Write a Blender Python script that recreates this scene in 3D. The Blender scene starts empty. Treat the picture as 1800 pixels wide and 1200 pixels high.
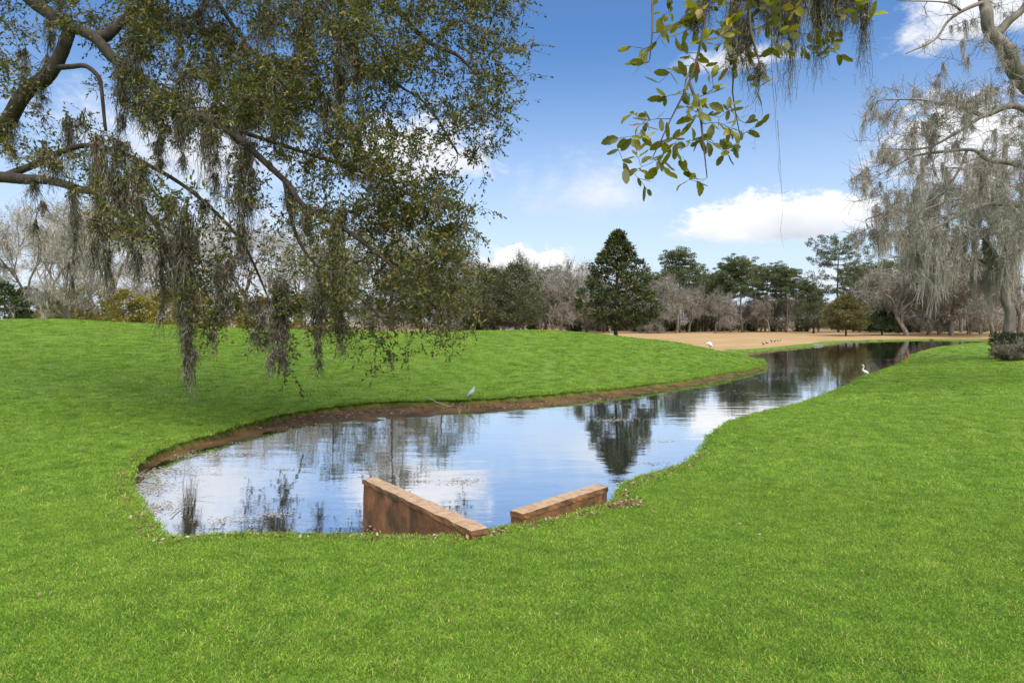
import bpy, math, random
import numpy as np
from mathutils import Vector, Matrix

random.seed(7)
rng = np.random.default_rng(7)
R = math.radians
scene = bpy.context.scene
C = scene.collection

# ------------------------------------------------------------------ camera
F = 1173.0      # focal length in photo pixels (photo 1800 wide)
H = 2.2         # camera height over the near lawn
HY = 565.0      # photo row of the horizon
cam_d = bpy.data.cameras.new('camera'); cam = bpy.data.objects.new('camera', cam_d); C.objects.link(cam)
cam.location = (0, 0, H); cam.rotation_euler = (R(90), 0, 0)
cam_d.sensor_width = 36; cam_d.lens = F / 1800 * 36
cam_d.shift_y = -35 / 1800
cam_d.clip_start = 0.05; cam_d.clip_end = 3000
scene.camera = cam

def at(px, py, d):
    return np.array([(px - 900) / F * d, d, H - (py - HY) / F * d])
def on(px, py, z):
    d = (H - z) * F / (py - HY)
    return np.array([(px - 900) / F * d, d, z])

# ------------------------------------------------------------------ sky + sun
SUN_EL, SUN_AZ = R(58), R(160)          # azimuth from +Y towards +X
w = bpy.data.worlds.new('World'); scene.world = w; w.use_nodes = True
nt = w.node_tree; nt.nodes.clear()
def wn(t, **k):
    n = nt.nodes.new(t)
    for a, b in k.items(): setattr(n, a, b)
    return n
def sock(x, s):
    if isinstance(x, (int, float)): s.default_value = x
    else: nt.links.new(x, s)
def M(op, a, b=0.0, c=None, clamp=False):
    n = wn('ShaderNodeMath', operation=op, use_clamp=clamp)
    sock(a, n.inputs[0]); sock(b, n.inputs[1])
    if c is not None: sock(c, n.inputs[2])
    return n.outputs[0]
def smooth(x, lo, hi):
    n = wn('ShaderNodeMapRange', interpolation_type='SMOOTHSTEP', clamp=True)
    sock(x, n.inputs[0]); n.inputs[1].default_value = lo; n.inputs[2].default_value = hi
    return n.outputs[0]
sky = wn('ShaderNodeTexSky', sky_type='NISHITA', sun_disc=False)
sky.sun_elevation = SUN_EL; sky.sun_rotation = SUN_AZ
sky.air_density = 1.0; sky.dust_density = 0.6; sky.ozone_density = 1.8
tc = wn('ShaderNodeTexCoord'); sep = wn('ShaderNodeSeparateXYZ'); nt.links.new(tc.outputs['Generated'], sep.inputs[0])
az = M('ARCTAN2', sep.outputs[0], sep.outputs[1]); el = M('ARCSINE', sep.outputs[2])
def noise(vec, scale, detail, rough, dist=0.0):
    n = wn('ShaderNodeTexNoise'); n.inputs['Scale'].default_value = scale
    n.inputs['Detail'].default_value = detail; n.inputs['Roughness'].default_value = rough
    n.inputs['Distortion'].default_value = dist
    nt.links.new(vec, n.inputs['Vector']); return n.outputs['Fac']
cmb = wn('ShaderNodeCombineXYZ'); nt.links.new(az, cmb.inputs[0])
nt.links.new(M('MULTIPLY', el, 1.7), cmb.inputs[1])
nA = noise(cmb.outputs[0], 10, 5, .6)       # billows
nB = noise(cmb.outputs[0], 42, 4, .62)
nS = noise(cmb.outputs[0], 7, 3, .55)
# clouds of the view: photo box, softness, solidity
CL = [((1120, 328), (1600, 430), .22, 1.0), ((1225, 405), (1330, 430), .4, .65), ((790, 418), (1080, 520), .2, 1.0),
      ((840, 240), (1240, 400), .9, .85), ((560, 175), (905, 330), .30, .95), ((1490, 150), (1900, 330), .22, 1.0),
      ((1520, -90), (2000, 85), .35, .95), ((1160, 70), (1440, 130), .45, .85), ((20, 90), (660, 350), .6, .9),
      ((-150, 290), (820, 560), .6, .85),
      ((1380, 440), (1560, 520), .5, .6)]
tot, shade = None, None
for (x0, y0), (x1, y1), soft, sol in CL:
    xc, yc = (x0 + x1) / 2, y0 + (y1 - y0) * .68
    a0 = math.atan((xc - 900) / F)
    ra = (math.atan((x1 - 900) / F) - math.atan((x0 - 900) / F)) / 2
    def elv(y): return math.atan((HY - y) / F * math.cos(a0))
    e0, up, dn = elv(yc), elv(y0) - elv(yc), elv(yc) - elv(y1)
    du = M('DIVIDE', M('SUBTRACT', az, a0), ra)
    de = M('SUBTRACT', el, e0)
    dv = M('MAXIMUM', M('DIVIDE', de, up), M('DIVIDE', de, -dn))
    rr = M('SQRT', M('ADD', M('MULTIPLY', du, du), M('MULTIPLY', dv, dv)))
    v = M('ADD', M('SUBTRACT', 1.0, rr), M('ADD', M('MULTIPLY_ADD', nA, *((.9, -.45) if x0 == 1120 else (1.5, -.75))), M('MULTIPLY_ADD', nB, .8, -.40)))
    m = M('MULTIPLY', smooth(v, .05, .05 + soft * 1.6), sol)
    sh = M('MULTIPLY', M('DIVIDE', de, (up + dn) * .55), m)
    tot = m if tot is None else M('MAXIMUM', tot, m)
    shade = sh if shade is None else M('ADD', shade, sh)
# the broken cloud cover going on around and overhead
pl = M('ADD', sep.outputs[2], .22)
cm2 = wn('ShaderNodeCombineXYZ'); nt.links.new(M('DIVIDE', sep.outputs[0], pl), cm2.inputs[0]); nt.links.new(M('DIVIDE', sep.outputs[1], pl), cm2.inputs[1])
nD = noise(cm2.outputs[0], 1.3, 4, .55)
behind = M('MAXIMUM', smooth(el, .44, .62), smooth(M('ABSOLUTE', az), .72, .95))
gen = M('MULTIPLY', M('MULTIPLY', smooth(nD, .42, .58), behind), .95)
tot = M('MAXIMUM', tot, gen)
haze_lo = M('MULTIPLY', smooth(M('MULTIPLY', el, -1.0), -.41, .02), .88)
mixs = wn('ShaderNodeMix', data_type='RGBA'); nt.links.new(haze_lo, mixs.inputs[0])
tint = wn('ShaderNodeMix', data_type='RGBA', blend_type='MULTIPLY'); tint.inputs[0].default_value = 1
nt.links.new(sky.outputs[0], tint.inputs[6]); tint.inputs[7].default_value = (.60, .86, 1.13, 1)
nt.links.new(tint.outputs[2], mixs.inputs[6]); mixs.inputs[7].default_value = (5.3, 6.1, 7.1, 1)
cr = wn('ShaderNodeMix', data_type='RGBA')
nt.links.new(M('ADD', M('MULTIPLY_ADD', shade, .8, .50), M('MULTIPLY_ADD', nS, 1.3, -.60), clamp=True), cr.inputs[0])
cr.inputs[6].default_value = (4.4, 4.7, 5.3, 1); cr.inputs[7].default_value = (7.3, 7.35, 7.5, 1)
mx = wn('ShaderNodeMix', data_type='RGBA'); nt.links.new(tot, mx.inputs[0])
nt.links.new(mixs.outputs[2], mx.inputs[6]); nt.links.new(cr.outputs[2], mx.inputs[7])
bg = wn('ShaderNodeBackground'); bg.inputs[1].default_value = 0.101
out = wn('ShaderNodeOutputWorld'); nt.links.new(mx.outputs[2], bg.inputs[0]); nt.links.new(bg.outputs[0], out.inputs[0])

sun_d = bpy.data.lights.new('sun', 'SUN'); sun = bpy.data.objects.new('sun', sun_d); C.objects.link(sun)
sun_d.energy = 4.2; sun_d.angle = R(75); sun_d.color = (1, .95, .88)
sd = Vector((math.sin(SUN_AZ) * math.cos(SUN_EL), math.cos(SUN_AZ) * math.cos(SUN_EL), math.sin(SUN_EL)))
sun.rotation_euler = sd.to_track_quat('Z', 'Y').to_euler(); sun.location = (10, -30, 60)
vs = scene.view_settings; vs.view_transform = 'Standard'; vs.look = 'None'; vs.gamma = 1; vs.exposure = 0.6
vs.use_curve_mapping = False
scene.render.engine = 'CYCLES'
cy = scene.cycles; cy.max_bounces = 5; cy.diffuse_bounces = 2; cy.glossy_bounces = 2; cy.transmission_bounces = 2; cy.transparent_max_bounces = 2
cy.adaptive_threshold = .02; cy.caustics_reflective = False; cy.caustics_refractive = False
w.cycles.sampling_method = 'MANUAL'; w.cycles.sample_map_resolution = 512

# ------------------------------------------------------------------ helpers
def prop(o, label=None, cat=None, group=None, kind=None):
    if label: o['label'] = label
    if cat: o['category'] = cat
    if group: o['group'] = group
    if kind: o['kind'] = kind
    return o
def empty(name, loc=(0, 0, 0), rz=0.0):
    o = bpy.data.objects.new(name, None); C.objects.link(o); o.location = loc; o.rotation_euler = (0, 0, rz)
    o.empty_display_size = .2; return o
class MB:
    def __init__(s): s.v = []; s.q = []; s.t = []; s.n = 0
    def add(s, v, q=None, t=None):
        v = np.asarray(v, float).reshape(-1, 3)
        if q is not None and len(q): s.q.append(np.asarray(q, int).reshape(-1, 4) + s.n)
        if t is not None and len(t): s.t.append(np.asarray(t, int).reshape(-1, 3) + s.n)
        s.v.append(v); s.n += len(v); return s
    def quads(s, a):
        a = np.asarray(a).reshape(-1, 4, 3); return s.add(a.reshape(-1, 3), np.arange(len(a) * 4).reshape(-1, 4))
    def tris(s, a):
        a = np.asarray(a).reshape(-1, 3, 3); return s.add(a.reshape(-1, 3), None, np.arange(len(a) * 3).reshape(-1, 3))
    def tube(s, p, r, sides=6, cap=True, squash=None):
        p = np.asarray(p, float); n = len(p); r = np.broadcast_to(np.asarray(r, float), (n,))
        t = np.gradient(p, axis=0); t /= np.linalg.norm(t, axis=1, keepdims=True) + 1e-9
        ref = np.array([.31, .95, .05]) if abs(t[:, 2]).mean() > .5 else np.array([0.02, .03, 1.])
        a = np.cross(t, ref); a /= np.linalg.norm(a, axis=1, keepdims=True) + 1e-9
        b = np.cross(t, a)
        th = np.arange(sides) / sides * 2 * np.pi
        sq = 1.0 if squash is None else np.asarray(squash).reshape(-1, 1, 1)
        ring = p[:, None] + r[:, None, None] * (np.cos(th)[None, :, None] * a[:, None] * sq + np.sin(th)[None, :, None] * b[:, None])
        i = np.arange(n - 1)[:, None] * sides; j = np.arange(sides)[None]; k = (j + 1) % sides
        q = np.stack([i + j, i + k, i + sides + k, i + sides + j], -1).reshape(-1, 4)
        v = ring.reshape(-1, 3); tt = None
        if cap:
            v = np.vstack([v, p[0], p[-1]]); m = n * sides; jj = np.arange(sides); kk = (jj + 1) % sides
            tt = np.vstack([np.stack([kk, jj, np.full(sides, m)], -1), np.stack([(n - 1) * sides + jj, (n - 1) * sides + kk, np.full(sides, m + 1)], -1)])
        return s.add(v, q, tt)
    def box(s, lo, hi):
        (x0, y0, z0), (x1, y1, z1) = lo, hi
        v = [(x0, y0, z0), (x1, y0, z0), (x1, y1, z0), (x0, y1, z0), (x0, y0, z1), (x1, y0, z1), (x1, y1, z1), (x0, y1, z1)]
        return s.add(v, [(0, 3, 2, 1), (4, 5, 6, 7), (0, 1, 5, 4), (1, 2, 6, 5), (2, 3, 7, 6), (3, 0, 4, 7)])
    def mesh(s, name, mat=None, smooth=True):
        me = bpy.data.meshes.new(name)
        v = np.concatenate(s.v); q = np.concatenate(s.q) if s.q else np.zeros((0, 4), int); t = np.concatenate(s.t) if s.t else np.zeros((0, 3), int)
        me.vertices.add(len(v)); me.vertices.foreach_set('co', v.astype(np.float32).ravel())
        loops = np.concatenate([q.ravel(), t.ravel()]); me.loops.add(len(loops)); me.loops.foreach_set('vertex_index', loops.astype(np.int32))
        me.polygons.add(len(q) + len(t))
        st = np.concatenate([np.arange(len(q)) * 4, len(q) * 4 + np.arange(len(t)) * 3])
        me.polygons.foreach_set('loop_start', st.astype(np.int32))
        me.polygons.foreach_set('use_smooth', np.full(len(q) + len(t), smooth))
        me.update(calc_edges=True); me.validate()
        if mat: me.materials.append(mat)
        return me
    def build(s, name, mat, parent=None, smooth=True, loc=None):
        o = bpy.data.objects.new(name, s.mesh(name, mat, smooth)); C.objects.link(o)
        if parent: o.parent = parent
        if loc is not None: o.location = loc
        return o
def unit(a): return a / (np.linalg.norm(a, axis=-1, keepdims=True) + 1e-9)
def leafquads(pos, d, nrm, L, W, fold=.15):
    d = unit(d); sd_ = unit(np.cross(d, nrm)); n2 = np.cross(sd_, d)
    L = np.asarray(L).reshape(-1, 1); W = np.asarray(W).reshape(-1, 1)
    mid = pos + d * L * .52
    return np.stack([pos, mid + sd_ * W / 2 + n2 * W * fold, pos + d * L, mid - sd_ * W / 2 + n2 * W * fold], 1)
def rvec(n, g=rng): return unit(g.normal(size=(n, 3)))
def moss(p, L, W, n, g, w=.006, k=9, wob=.03):
    """strands of a hanging moss drape from p, as narrow ribbons"""
    u = np.linspace(0, 1, k)
    ln = L * (.35 + .65 * g.random(n) ** .8)
    nb = max(2, n // 22); bc = g.normal(size=(nb, 3)) * np.array([W, W, L * .10]) * .5; bl = .35 + .65 * g.random(nb); bl[0] = 1; bc[0] *= .3; bi = np.where(g.random(n) < .25, 0, g.integers(0, nb, n)); bl = bl ** 1.3
    ln = ln * bl[bi]
    off = bc[bi] + g.normal(size=(n, 3)) * np.array([W * .15, W * .15, L * .03])
    conv = 1 - .6 * u[None, :, None] * (ln[:, None, None] / L)      # strands draw together downwards
    ph = np.cumsum(g.normal(size=(n, k, 2)) * wob, 1)
    lean = g.normal(size=(1, 1, 2)) * .05 * L
    pts = np.zeros((n, k, 3))
    pts[..., :2] = off[:, None, :2] * conv + ph * np.sqrt(u)[None, :, None] + lean * (u ** 1.5)[None, :, None]
    pts[..., 2] = off[:, None, 2] - ln[:, None] * u[None]
    pts += np.asarray(p)
    th = g.random(n) * np.pi
    sd_ = np.stack([np.cos(th), np.sin(th), 0 * th], -1)[:, None]
    ww = w * (1.0 - .75 * u)[None, :, None] * (.6 + .8 * g.random((n, k, 1)))
    a, b = pts + sd_ * ww, pts - sd_ * ww
    q1 = np.stack([a[:, :-1], b[:, :-1], b[:, 1:], a[:, 1:]], 2).reshape(-1, 4, 3)
    # side wisps
    m = n * 3; si = g.integers(0, n, m); ki = g.integers(1, k - 1, m); p0 = pts[si, ki]
    d = unit(g.normal(size=(m, 3)) * np.array([1, 1, .5]) + np.array([0, 0, -.7]))
    q2 = leafquads(p0, d, rvec(m, g), (.03 + .09 * g.random(m)) * (w / .006) ** .6, np.full(m, w * 1.1), .0)
    return np.concatenate([q1, q2])

def drape(p, L, W, n, g, w, k, wob):
    """a long drape: tufts hooked into one another, stepping down"""
    m = max(3, int(L / (W * 2.2 + .25))); res = [moss(p, L * .55, W * .9, n // 3, g, w, k, wob)]
    for j in range(m):
        f = (j + .3 * g.random()) / m; q = np.asarray(p) + np.array([g.normal() * W * .45 * (1 - .5 * f), g.normal() * W * .45, -f * L * .72]); l = L * (.22 + .2 * g.random())
        res.append(moss(q, min(l, L * (1 - f * .72)), W * (.75 - .45 * f) * (.6 + .7 * g.random()), max(10, int(n * .9 / m)), g, w, max(6, k - 4), wob))
    return np.concatenate(res)

# ------------------------------------------------------------------ materials
def mat(name):
    m = bpy.data.materials.new(name); m.use_nodes = True; t = m.node_tree
    b = t.nodes['Principled BSDF']; return m, t, b
def col4(c): return (c[0], c[1], c[2], 1)
def ramp(t, fac, stops):
    r = t.nodes.new('ShaderNodeValToRGB'); e = r.color_ramp.elements
    while len(e) < len(stops): e.new(.5)
    for x, (p, c) in zip(e, stops): x.position = p; x.color = col4(c)
    t.links.new(fac, r.inputs[0]); return r.outputs[0]
def tnoise(t, scale, detail=4, rough=.55, coord='Object', stretch=None):
    tc = t.nodes.new('ShaderNodeTexCoord'); n = t.nodes.new('ShaderNodeTexNoise')
    n.inputs['Scale'].default_value = scale; n.inputs['Detail'].default_value = detail; n.inputs['Roughness'].default_value = rough
    if coord != 'World': src = tc.outputs[coord]
    else:
        src = t.nodes.new('ShaderNodeNewGeometry').outputs['Position']
    if stretch:
        mp = t.nodes.new('ShaderNodeMapping'); mp.inputs['Scale'].default_value = stretch; t.links.new(src, mp.inputs[0]); src = mp.outputs[0]
    t.links.new(src, n.inputs['Vector']); return n.outputs['Fac']
def bump(t, b, h, strength, dist):
    n = t.nodes.new('ShaderNodeBump'); n.inputs['Strength'].default_value = strength; n.inputs['Distance'].default_value = dist
    t.links.new(h, n.inputs['Height']); t.links.new(n.outputs[0], b.inputs['Normal'])
def mixc(t, f, a, b, blend='MIX'):
    n = t.nodes.new('ShaderNodeMix'); n.data_type = 'RGBA'; n.blend_type = blend
    for v, s in ((f, n.inputs[0]), (a, n.inputs[6]), (b, n.inputs[7])):
        if isinstance(v, (int, float)): s.default_value = v
        elif isinstance(v, tuple): s.default_value = col4(v)
        else: t.links.new(v, s)
    return n.outputs[2]
def tmath(t, op, a, b=0.0, clamp=False):
    n = t.nodes.new('ShaderNodeMath'); n.operation = op; n.use_clamp = clamp
    for v, s in ((a, n.inputs[0]), (b, n.inputs[1])):
        if isinstance(v, (int, float)): s.default_value = v
        else: t.links.new(v, s)
    return n.outputs[0]
def leaf_mat(name, stops, rough=.45, trans=.25, spec=.5, tcol=(1.0, 1.0, .55)):
    m, t, b = mat(name)
    g = t.nodes.new('ShaderNodeNewGeometry')
    c = ramp(t, g.outputs['Random Per Island'], stops)
    t.links.new(c, b.inputs['Base Color']); b.inputs['Roughness'].default_value = rough; b.inputs['Specular IOR Level'].default_value = spec
    if trans:
        tr = t.nodes.new('ShaderNodeBsdfTranslucent'); t.links.new(mixc(t, 1.0, c, tcol, 'MULTIPLY'), tr.inputs[0])
        ms = t.nodes.new('ShaderNodeMixShader'); ms.inputs[0].default_value = trans
        t.links.new(b.outputs[0], ms.inputs[1]); t.links.new(tr.outputs[0], ms.inputs[2])
        t.links.new(ms.outputs[0], t.nodes['Material Output'].inputs[0])
    return m
def plain(name, c, rough=.7, c2=None, scale=6, bumpd=0, metal=0, stretch=None):
    m, t, b = mat(name)
    b.inputs['Roughness'].default_value = rough; b.inputs['Metallic'].default_value = metal
    n = tnoise(t, scale, stretch=stretch)
    t.links.new(ramp(t, n, [(.3, c), (.7, c2 or tuple(x * .75 for x in c))]), b.inputs['Base Color'])
    if bumpd: bump(t, b, n, .6, bumpd)
    return m
MT = {}
MT['bark'] = plain('oak_bark', (.075, .055, .038), .9, (.022, .016, .012), 7, .03, stretch=(1, 1, .35))
MT['bark_grey'] = plain('grey_bark', (.28, .24, .19), .9, (.10, .085, .068), 5, .03, stretch=(1, 1, .25))
MT['bark_pine'] = plain('pine_bark', (.16, .105, .08), .9, (.075, .052, .042), 3, .03, stretch=(1, 1, .3))
MT['twig'] = plain('twig_bark', (.13, .105, .08), .9, (.06, .048, .038), 9)
MT['twig_grey'] = plain('grey_twig_bark', (.33, .30, .25), .9, (.155, .14, .115), 5)
MT['leaf_oak'] = leaf_mat('oak_leaf', [(0, (0.030, 0.045, 0.010)), (.35, (0.068, 0.088, 0.016)), (.62, (0.133, 0.140, 0.026)), (.86, (0.218, 0.193, 0.042)), (.965, (0.247, 0.175, 0.035)), (.994, (.20, .085, .03))], .45, .32, .3)
MT['leaf_oak_far'] = leaf_mat('evergreen_oak_leaf', [(0, (.05, .062, .028)), (.6, (.10, .115, .055)), (1, (.16, .16, .09))], .6, .2, .3)
MT['leaf_mag'] = leaf_mat('magnolia_leaf', [(0, (.022, .044, .014)), (.5, (.055, .088, .026)), (.80, (.11, .125, .045)), (.93, (.22, .17, .075)), (1, (.24, .15, .08))], .3, .15, .5)
MT['needle'] = leaf_mat('pine_needle', [(0, (.06, .085, .036)), (.6, (.115, .155, .068)), (1, (.20, .215, .105))], .6, .3, .3)
MT['leaf_round'] = leaf_mat('olive_leaf', [(0, (.10, .10, .035)), (.6, (.17, .165, .06)), (1, (.26, .225, .095))], .6, .25, .3)
MT['leaf_cone'] = leaf_mat('dark_conifer_leaf', [(0, (.04, .075, .032)), (.6, (.085, .135, .055)), (1, (.16, .185, .08))], .6, .2, .3)
MT['leaf_yel'] = leaf_mat('yellow_green_leaf', [(0, (.12, .14, .035)), (.5, (.26, .25, .06)), (.85, (.42, .33, .08)), (1, (.42, .22, .05))], .6, .3, .3)
MT['leaf_shrub'] = leaf_mat('dark_shrub_leaf', [(0, (.02, .04, .012)), (.6, (.05, .08, .022)), (1, (.12, .14, .04))], .5, .2, .3)
MT['moss'] = leaf_mat('spanish_moss', [(0, (.045, .034, .02)), (.4, (.125, .106, .07)), (.75, (.25, .225, .165)), (1, (.46, .42, .33))], .95, .28, .1, (1, .97, .9))
MT['moss_grey'] = leaf_mat('grey_spanish_moss', [(0, (.25, .22, .185)), (.5, (.42, .375, .325)), (1, (.66, .60, .53))], .95, .3, .1, (1, .97, .9))
MT['moss_far'] = leaf_mat('far_moss', [(0, (.13, .118, .09)), (.5, (.215, .198, .155)), (1, (.34, .315, .26))], .95, .2, .1, (1, .98, .92))
MT['moss_pale'] = leaf_mat('pale_spanish_moss', [(0, (.38, .34, .27)), (.5, (.58, .53, .44)), (1, (.76, .71, .61))], .95, .3, .1, (1, .97, .9))
MT['brush_pale'] = leaf_mat('pale_brush', [(0, (.22, .20, .15)), (.4, (.46, .41, .33)), (.75, (.58, .52, .42)), (.9, (.30, .30, .08)), (1, (.42, .32, .08))], .9, .25, .1, (1, .97, .9))
MT['bud'] = leaf_mat('red_bud', [(0, (.22, .05, .05)), (1, (.42, .13, .12))], .6, .3, .3)
MT['brush'] = leaf_mat('woodland_brush', [(0, (.12, .10, .075)), (.45, (.21, .18, .14)), (.75, (.30, .26, .21)), (.85, (.10, .11, .05)), (1, (.08, .095, .04))], .9, .2, .1, (1, .97, .9))
MT['litter'] = leaf_mat('fallen_leaf', [(0, (.07, .035, .02)), (.45, (.17, .09, .05)), (.75, (.30, .18, .11)), (.92, (.42, .34, .28)), (1, (.26, .05, .04))], .8, 0, .3)
MT['straw'] = leaf_mat('dry_grass', [(0, (.30, .24, .12)), (.6, (.42, .36, .20)), (1, (.16, .2, .05))], .8, .3, .2)
MT['scum'] = leaf_mat('floating_scrap', [(0, (.07, .05, .03)), (.35, (.20, .17, .11)), (.65, (.36, .34, .28)), (1, (.55, .54, .50))], .6, 0, .4)
MT['white_f'] = plain('white_feather', (.86, .86, .84), .8, (.74, .74, .72), 30)
MT['grey_f'] = plain('grey_feather', (.34, .37, .40), .8, (.48, .50, .50), 14)
MT['dark_f'] = plain('dark_feather', (.030, .026, .024), .7, (.05, .042, .036), 20)
MT['horn'] = plain('horn', (.32, .24, .08), .5)
MT['black_skin'] = plain('black_skin', (.03, .03, .03), .6)
MT['iron'] = plain('black_iron', (.012, .012, .013), .5, metal=.3)
MT['pink'] = plain('pink_tape', (.85, .06, .14), .5, (.72, .04, .11), 40)
MT['orange'] = plain('orange_stake', (.75, .22, .06), .6)
MT['wallwhite'] = plain('house_white', (.72, .73, .74), .8, (.66, .67, .68), 2)
MT['roof'] = plain('roof_shingle', (.17, .18, .215), .85, (.12, .13, .16), 3)
MT['pane'] = plain('window_glass', (.05, .06, .07), .1)
MT['door'] = plain('door_paint', (.10, .06, .05), .5)
MT['stone'] = plain('grey_stone', (.20, .20, .205), .8, (.12, .12, .12), 4, .02)

# water
m, t, b = mat('pond_water'); MT['water'] = m
nz = tnoise(t, .55, 5, .5, 'World', (1, 2.6, 1)); nz2 = tnoise(t, 5.5, 3, .5, 'World', (1, 1.8, 1))
bp = t.nodes.new('ShaderNodeBump'); bp.inputs['Strength'].default_value = 1; bp.inputs['Distance'].default_value = .006
hh = tmath(t, 'ADD', nz, tmath(t, 'MULTIPLY', nz2, .055)); t.links.new(hh, bp.inputs['Height'])
b.inputs['Base Color'].default_value = (.030, .026, .018, 1); b.inputs['Roughness'].default_value = .25
gl = t.nodes.new('ShaderNodeBsdfGlossy'); gl.inputs['Roughness'].default_value = .015; gl.inputs['Color'].default_value = (.97, .97, .97, 1)
lw = t.nodes.new('ShaderNodeFresnel'); lw.inputs['IOR'].default_value = 1.9
t.links.new(bp.outputs[0], gl.inputs['Normal']); t.links.new(bp.outputs[0], lw.inputs['Normal'])
fac = tmath(t, 'MULTIPLY_ADD', lw.outputs[0], .4, True); fac.node.inputs[2].default_value = .72
ms = t.nodes.new('ShaderNodeMixShader'); t.links.new(fac, ms.inputs[0]); t.links.new(b.outputs[0], ms.inputs[1]); t.links.new(gl.outputs[0], ms.inputs[2])
t.links.new(ms.outputs[0], t.nodes['Material Output'].inputs[0])

# grass colour shared by the ground sheet and the blades
def grass_col(t):
    big = tnoise(t, .34, 5, .68, 'World'); mid = tnoise(t, 2.6, 5, .72, 'World'); fine = tnoise(t, 14, 4, .7, 'World')
    c = ramp(t, mid, [(.28, (.085, .24, .012)), (.5, (.165, .355, .022)), (.72, (.29, .46, .050))])
    c = mixc(t, tmath(t, 'MULTIPLY_ADD', big, 1.0), c, (.35, .46, .065)); c.node.inputs[0].links[0].from_node.inputs[2].default_value = -.22
    return c, fine
def dormant_attr(t):
    a = t.nodes.new('ShaderNodeAttribute'); a.attribute_name = 'dormant'; return a.outputs['Fac']
m, t, b = mat('ground'); MT['ground'] = m
gc, fine = grass_col(t)
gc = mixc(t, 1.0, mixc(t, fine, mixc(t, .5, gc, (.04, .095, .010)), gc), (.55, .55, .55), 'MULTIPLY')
n1 = tnoise(t, .12, 5, .6, 'World', (1, 2.2, 1)); n2 = tnoise(t, 1.5, 4, .6, 'World')
dc = ramp(t, n1, [(.28, (.27, .165, .075)), (.5, (.36, .235, .115)), (.72, (.45, .315, .175))])
dc = mixc(t, tmath(t, 'MULTIPLY', n2, .4), dc, (.20, .145, .06))
dm = tmath(t, 'ADD', dormant_attr(t), tmath(t, 'MULTIPLY_ADD', n2, .3)); dm.node.inputs[1].links[0].from_node.inputs[2].default_value = -.15
dmr = t.nodes.new('ShaderNodeMapRange'); dmr.inputs[1].default_value = .35; dmr.inputs[2].default_value = .65; t.links.new(dm, dmr.inputs[0])
c = mixc(t, dmr.outputs[0], gc, dc)
am = t.nodes.new('ShaderNodeAttribute'); am.attribute_name = 'mud'
nm = tnoise(t, 1.1, 6, .65, 'World'); nm2 = tnoise(t, 11, 4, .6, 'World')
mc = ramp(t, nm, [(.3, (.028, .018, .008)), (.46, (.085, .048, .014)), (.62, (.17, .095, .028)), (.8, (.08, .072, .025))])
mc = mixc(t, tmath(t, 'MULTIPLY', nm2, .55), mc, (.03, .02, .01))
c = mixc(t, am.outputs['Fac'], c, mc)
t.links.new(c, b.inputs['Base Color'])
rg = t.nodes.new('ShaderNodeMapRange'); rg.inputs[3].default_value = .9; rg.inputs[4].default_value = .8; t.links.new(am.outputs['Fac'], rg.inputs[0]); t.links.new(rg.outputs[0], b.inputs['Roughness'])
b.inputs['Specular IOR Level'].default_value = .25
bump(t, b, tmath(t, 'ADD', fine, nm2), .7, .03)
m, t, b = mat('grass_blade'); MT['blade'] = m
gc, fine = grass_col(t)
g = t.nodes.new('ShaderNodeNewGeometry')
c = mixc(t, g.outputs['Random Per Island'], mixc(t, .72, gc, (.022, .085, .005)), mixc(t, .5, gc, (.50, .76, .10)))
pick = tmath(t, 'GREATER_THAN', g.outputs['Random Per Island'], .94)
c = mixc(t, pick, c, (.55, .46, .2))
oi = t.nodes.new('ShaderNodeObjectInfo')
c = mixc(t, 1.0, c, ramp(t, oi.outputs['Random'], [(0, (.45, .55, .45)), (.3, (.9, .9, .85)), (.7, (1.12, 1.08, 1.0)), (1, (1.6, 1.4, 1.5))]), 'MULTIPLY')
t.links.new(c, b.inputs['Base Color']); b.inputs['Roughness'].default_value = .55; b.inputs['Specular IOR Level'].default_value = .3
tr = t.nodes.new('ShaderNodeBsdfTranslucent'); t.links.new(c, tr.inputs[0]); ms = t.nodes.new('ShaderNodeMixShader'); ms.inputs[0].default_value = .45
t.links.new(b.outputs[0], ms.inputs[1]); t.links.new(tr.outputs[0], ms.inputs[2]); t.links.new(ms.outputs[0], t.nodes['Material Output'].inputs[0])

# wall: rusty brown stained concrete
m, t, b = mat('stained_concrete'); MT['wall'] = m
n1 = tnoise(t, 2.2, 6, .62); n2 = tnoise(t, 11, 6, .7); n3 = tnoise(t, 2.4, 5, .6, 'Object', (1.0, 1.0, .8))
c = ramp(t, n1, [(.3, (.09, .036, .012)), (.48, (.20, .085, .030)), (.64, (.30, .14, .054)), (.8, (.38, .22, .105))])
c = mixc(t, ramp(t, n3, [(.46, (0, 0, 0)), (.62, (.85, .85, .85))]), c, (.040, .028, .008))
c = mixc(t, ramp(t, n2, [(.52, (0, 0, 0)), (.72, (.35, .35, .35))]), c, (.13, .07, .035))
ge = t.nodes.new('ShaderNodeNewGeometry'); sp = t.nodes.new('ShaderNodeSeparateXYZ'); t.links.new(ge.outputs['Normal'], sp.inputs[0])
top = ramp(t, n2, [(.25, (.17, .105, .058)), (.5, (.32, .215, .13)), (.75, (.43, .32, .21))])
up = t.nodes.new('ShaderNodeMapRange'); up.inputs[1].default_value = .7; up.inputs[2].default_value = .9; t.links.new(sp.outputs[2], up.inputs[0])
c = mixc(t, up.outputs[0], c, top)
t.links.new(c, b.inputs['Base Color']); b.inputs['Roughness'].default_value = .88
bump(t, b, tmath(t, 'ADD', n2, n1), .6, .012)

# ------------------------------------------------------------------ terrain
ZW = -0.70
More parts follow.
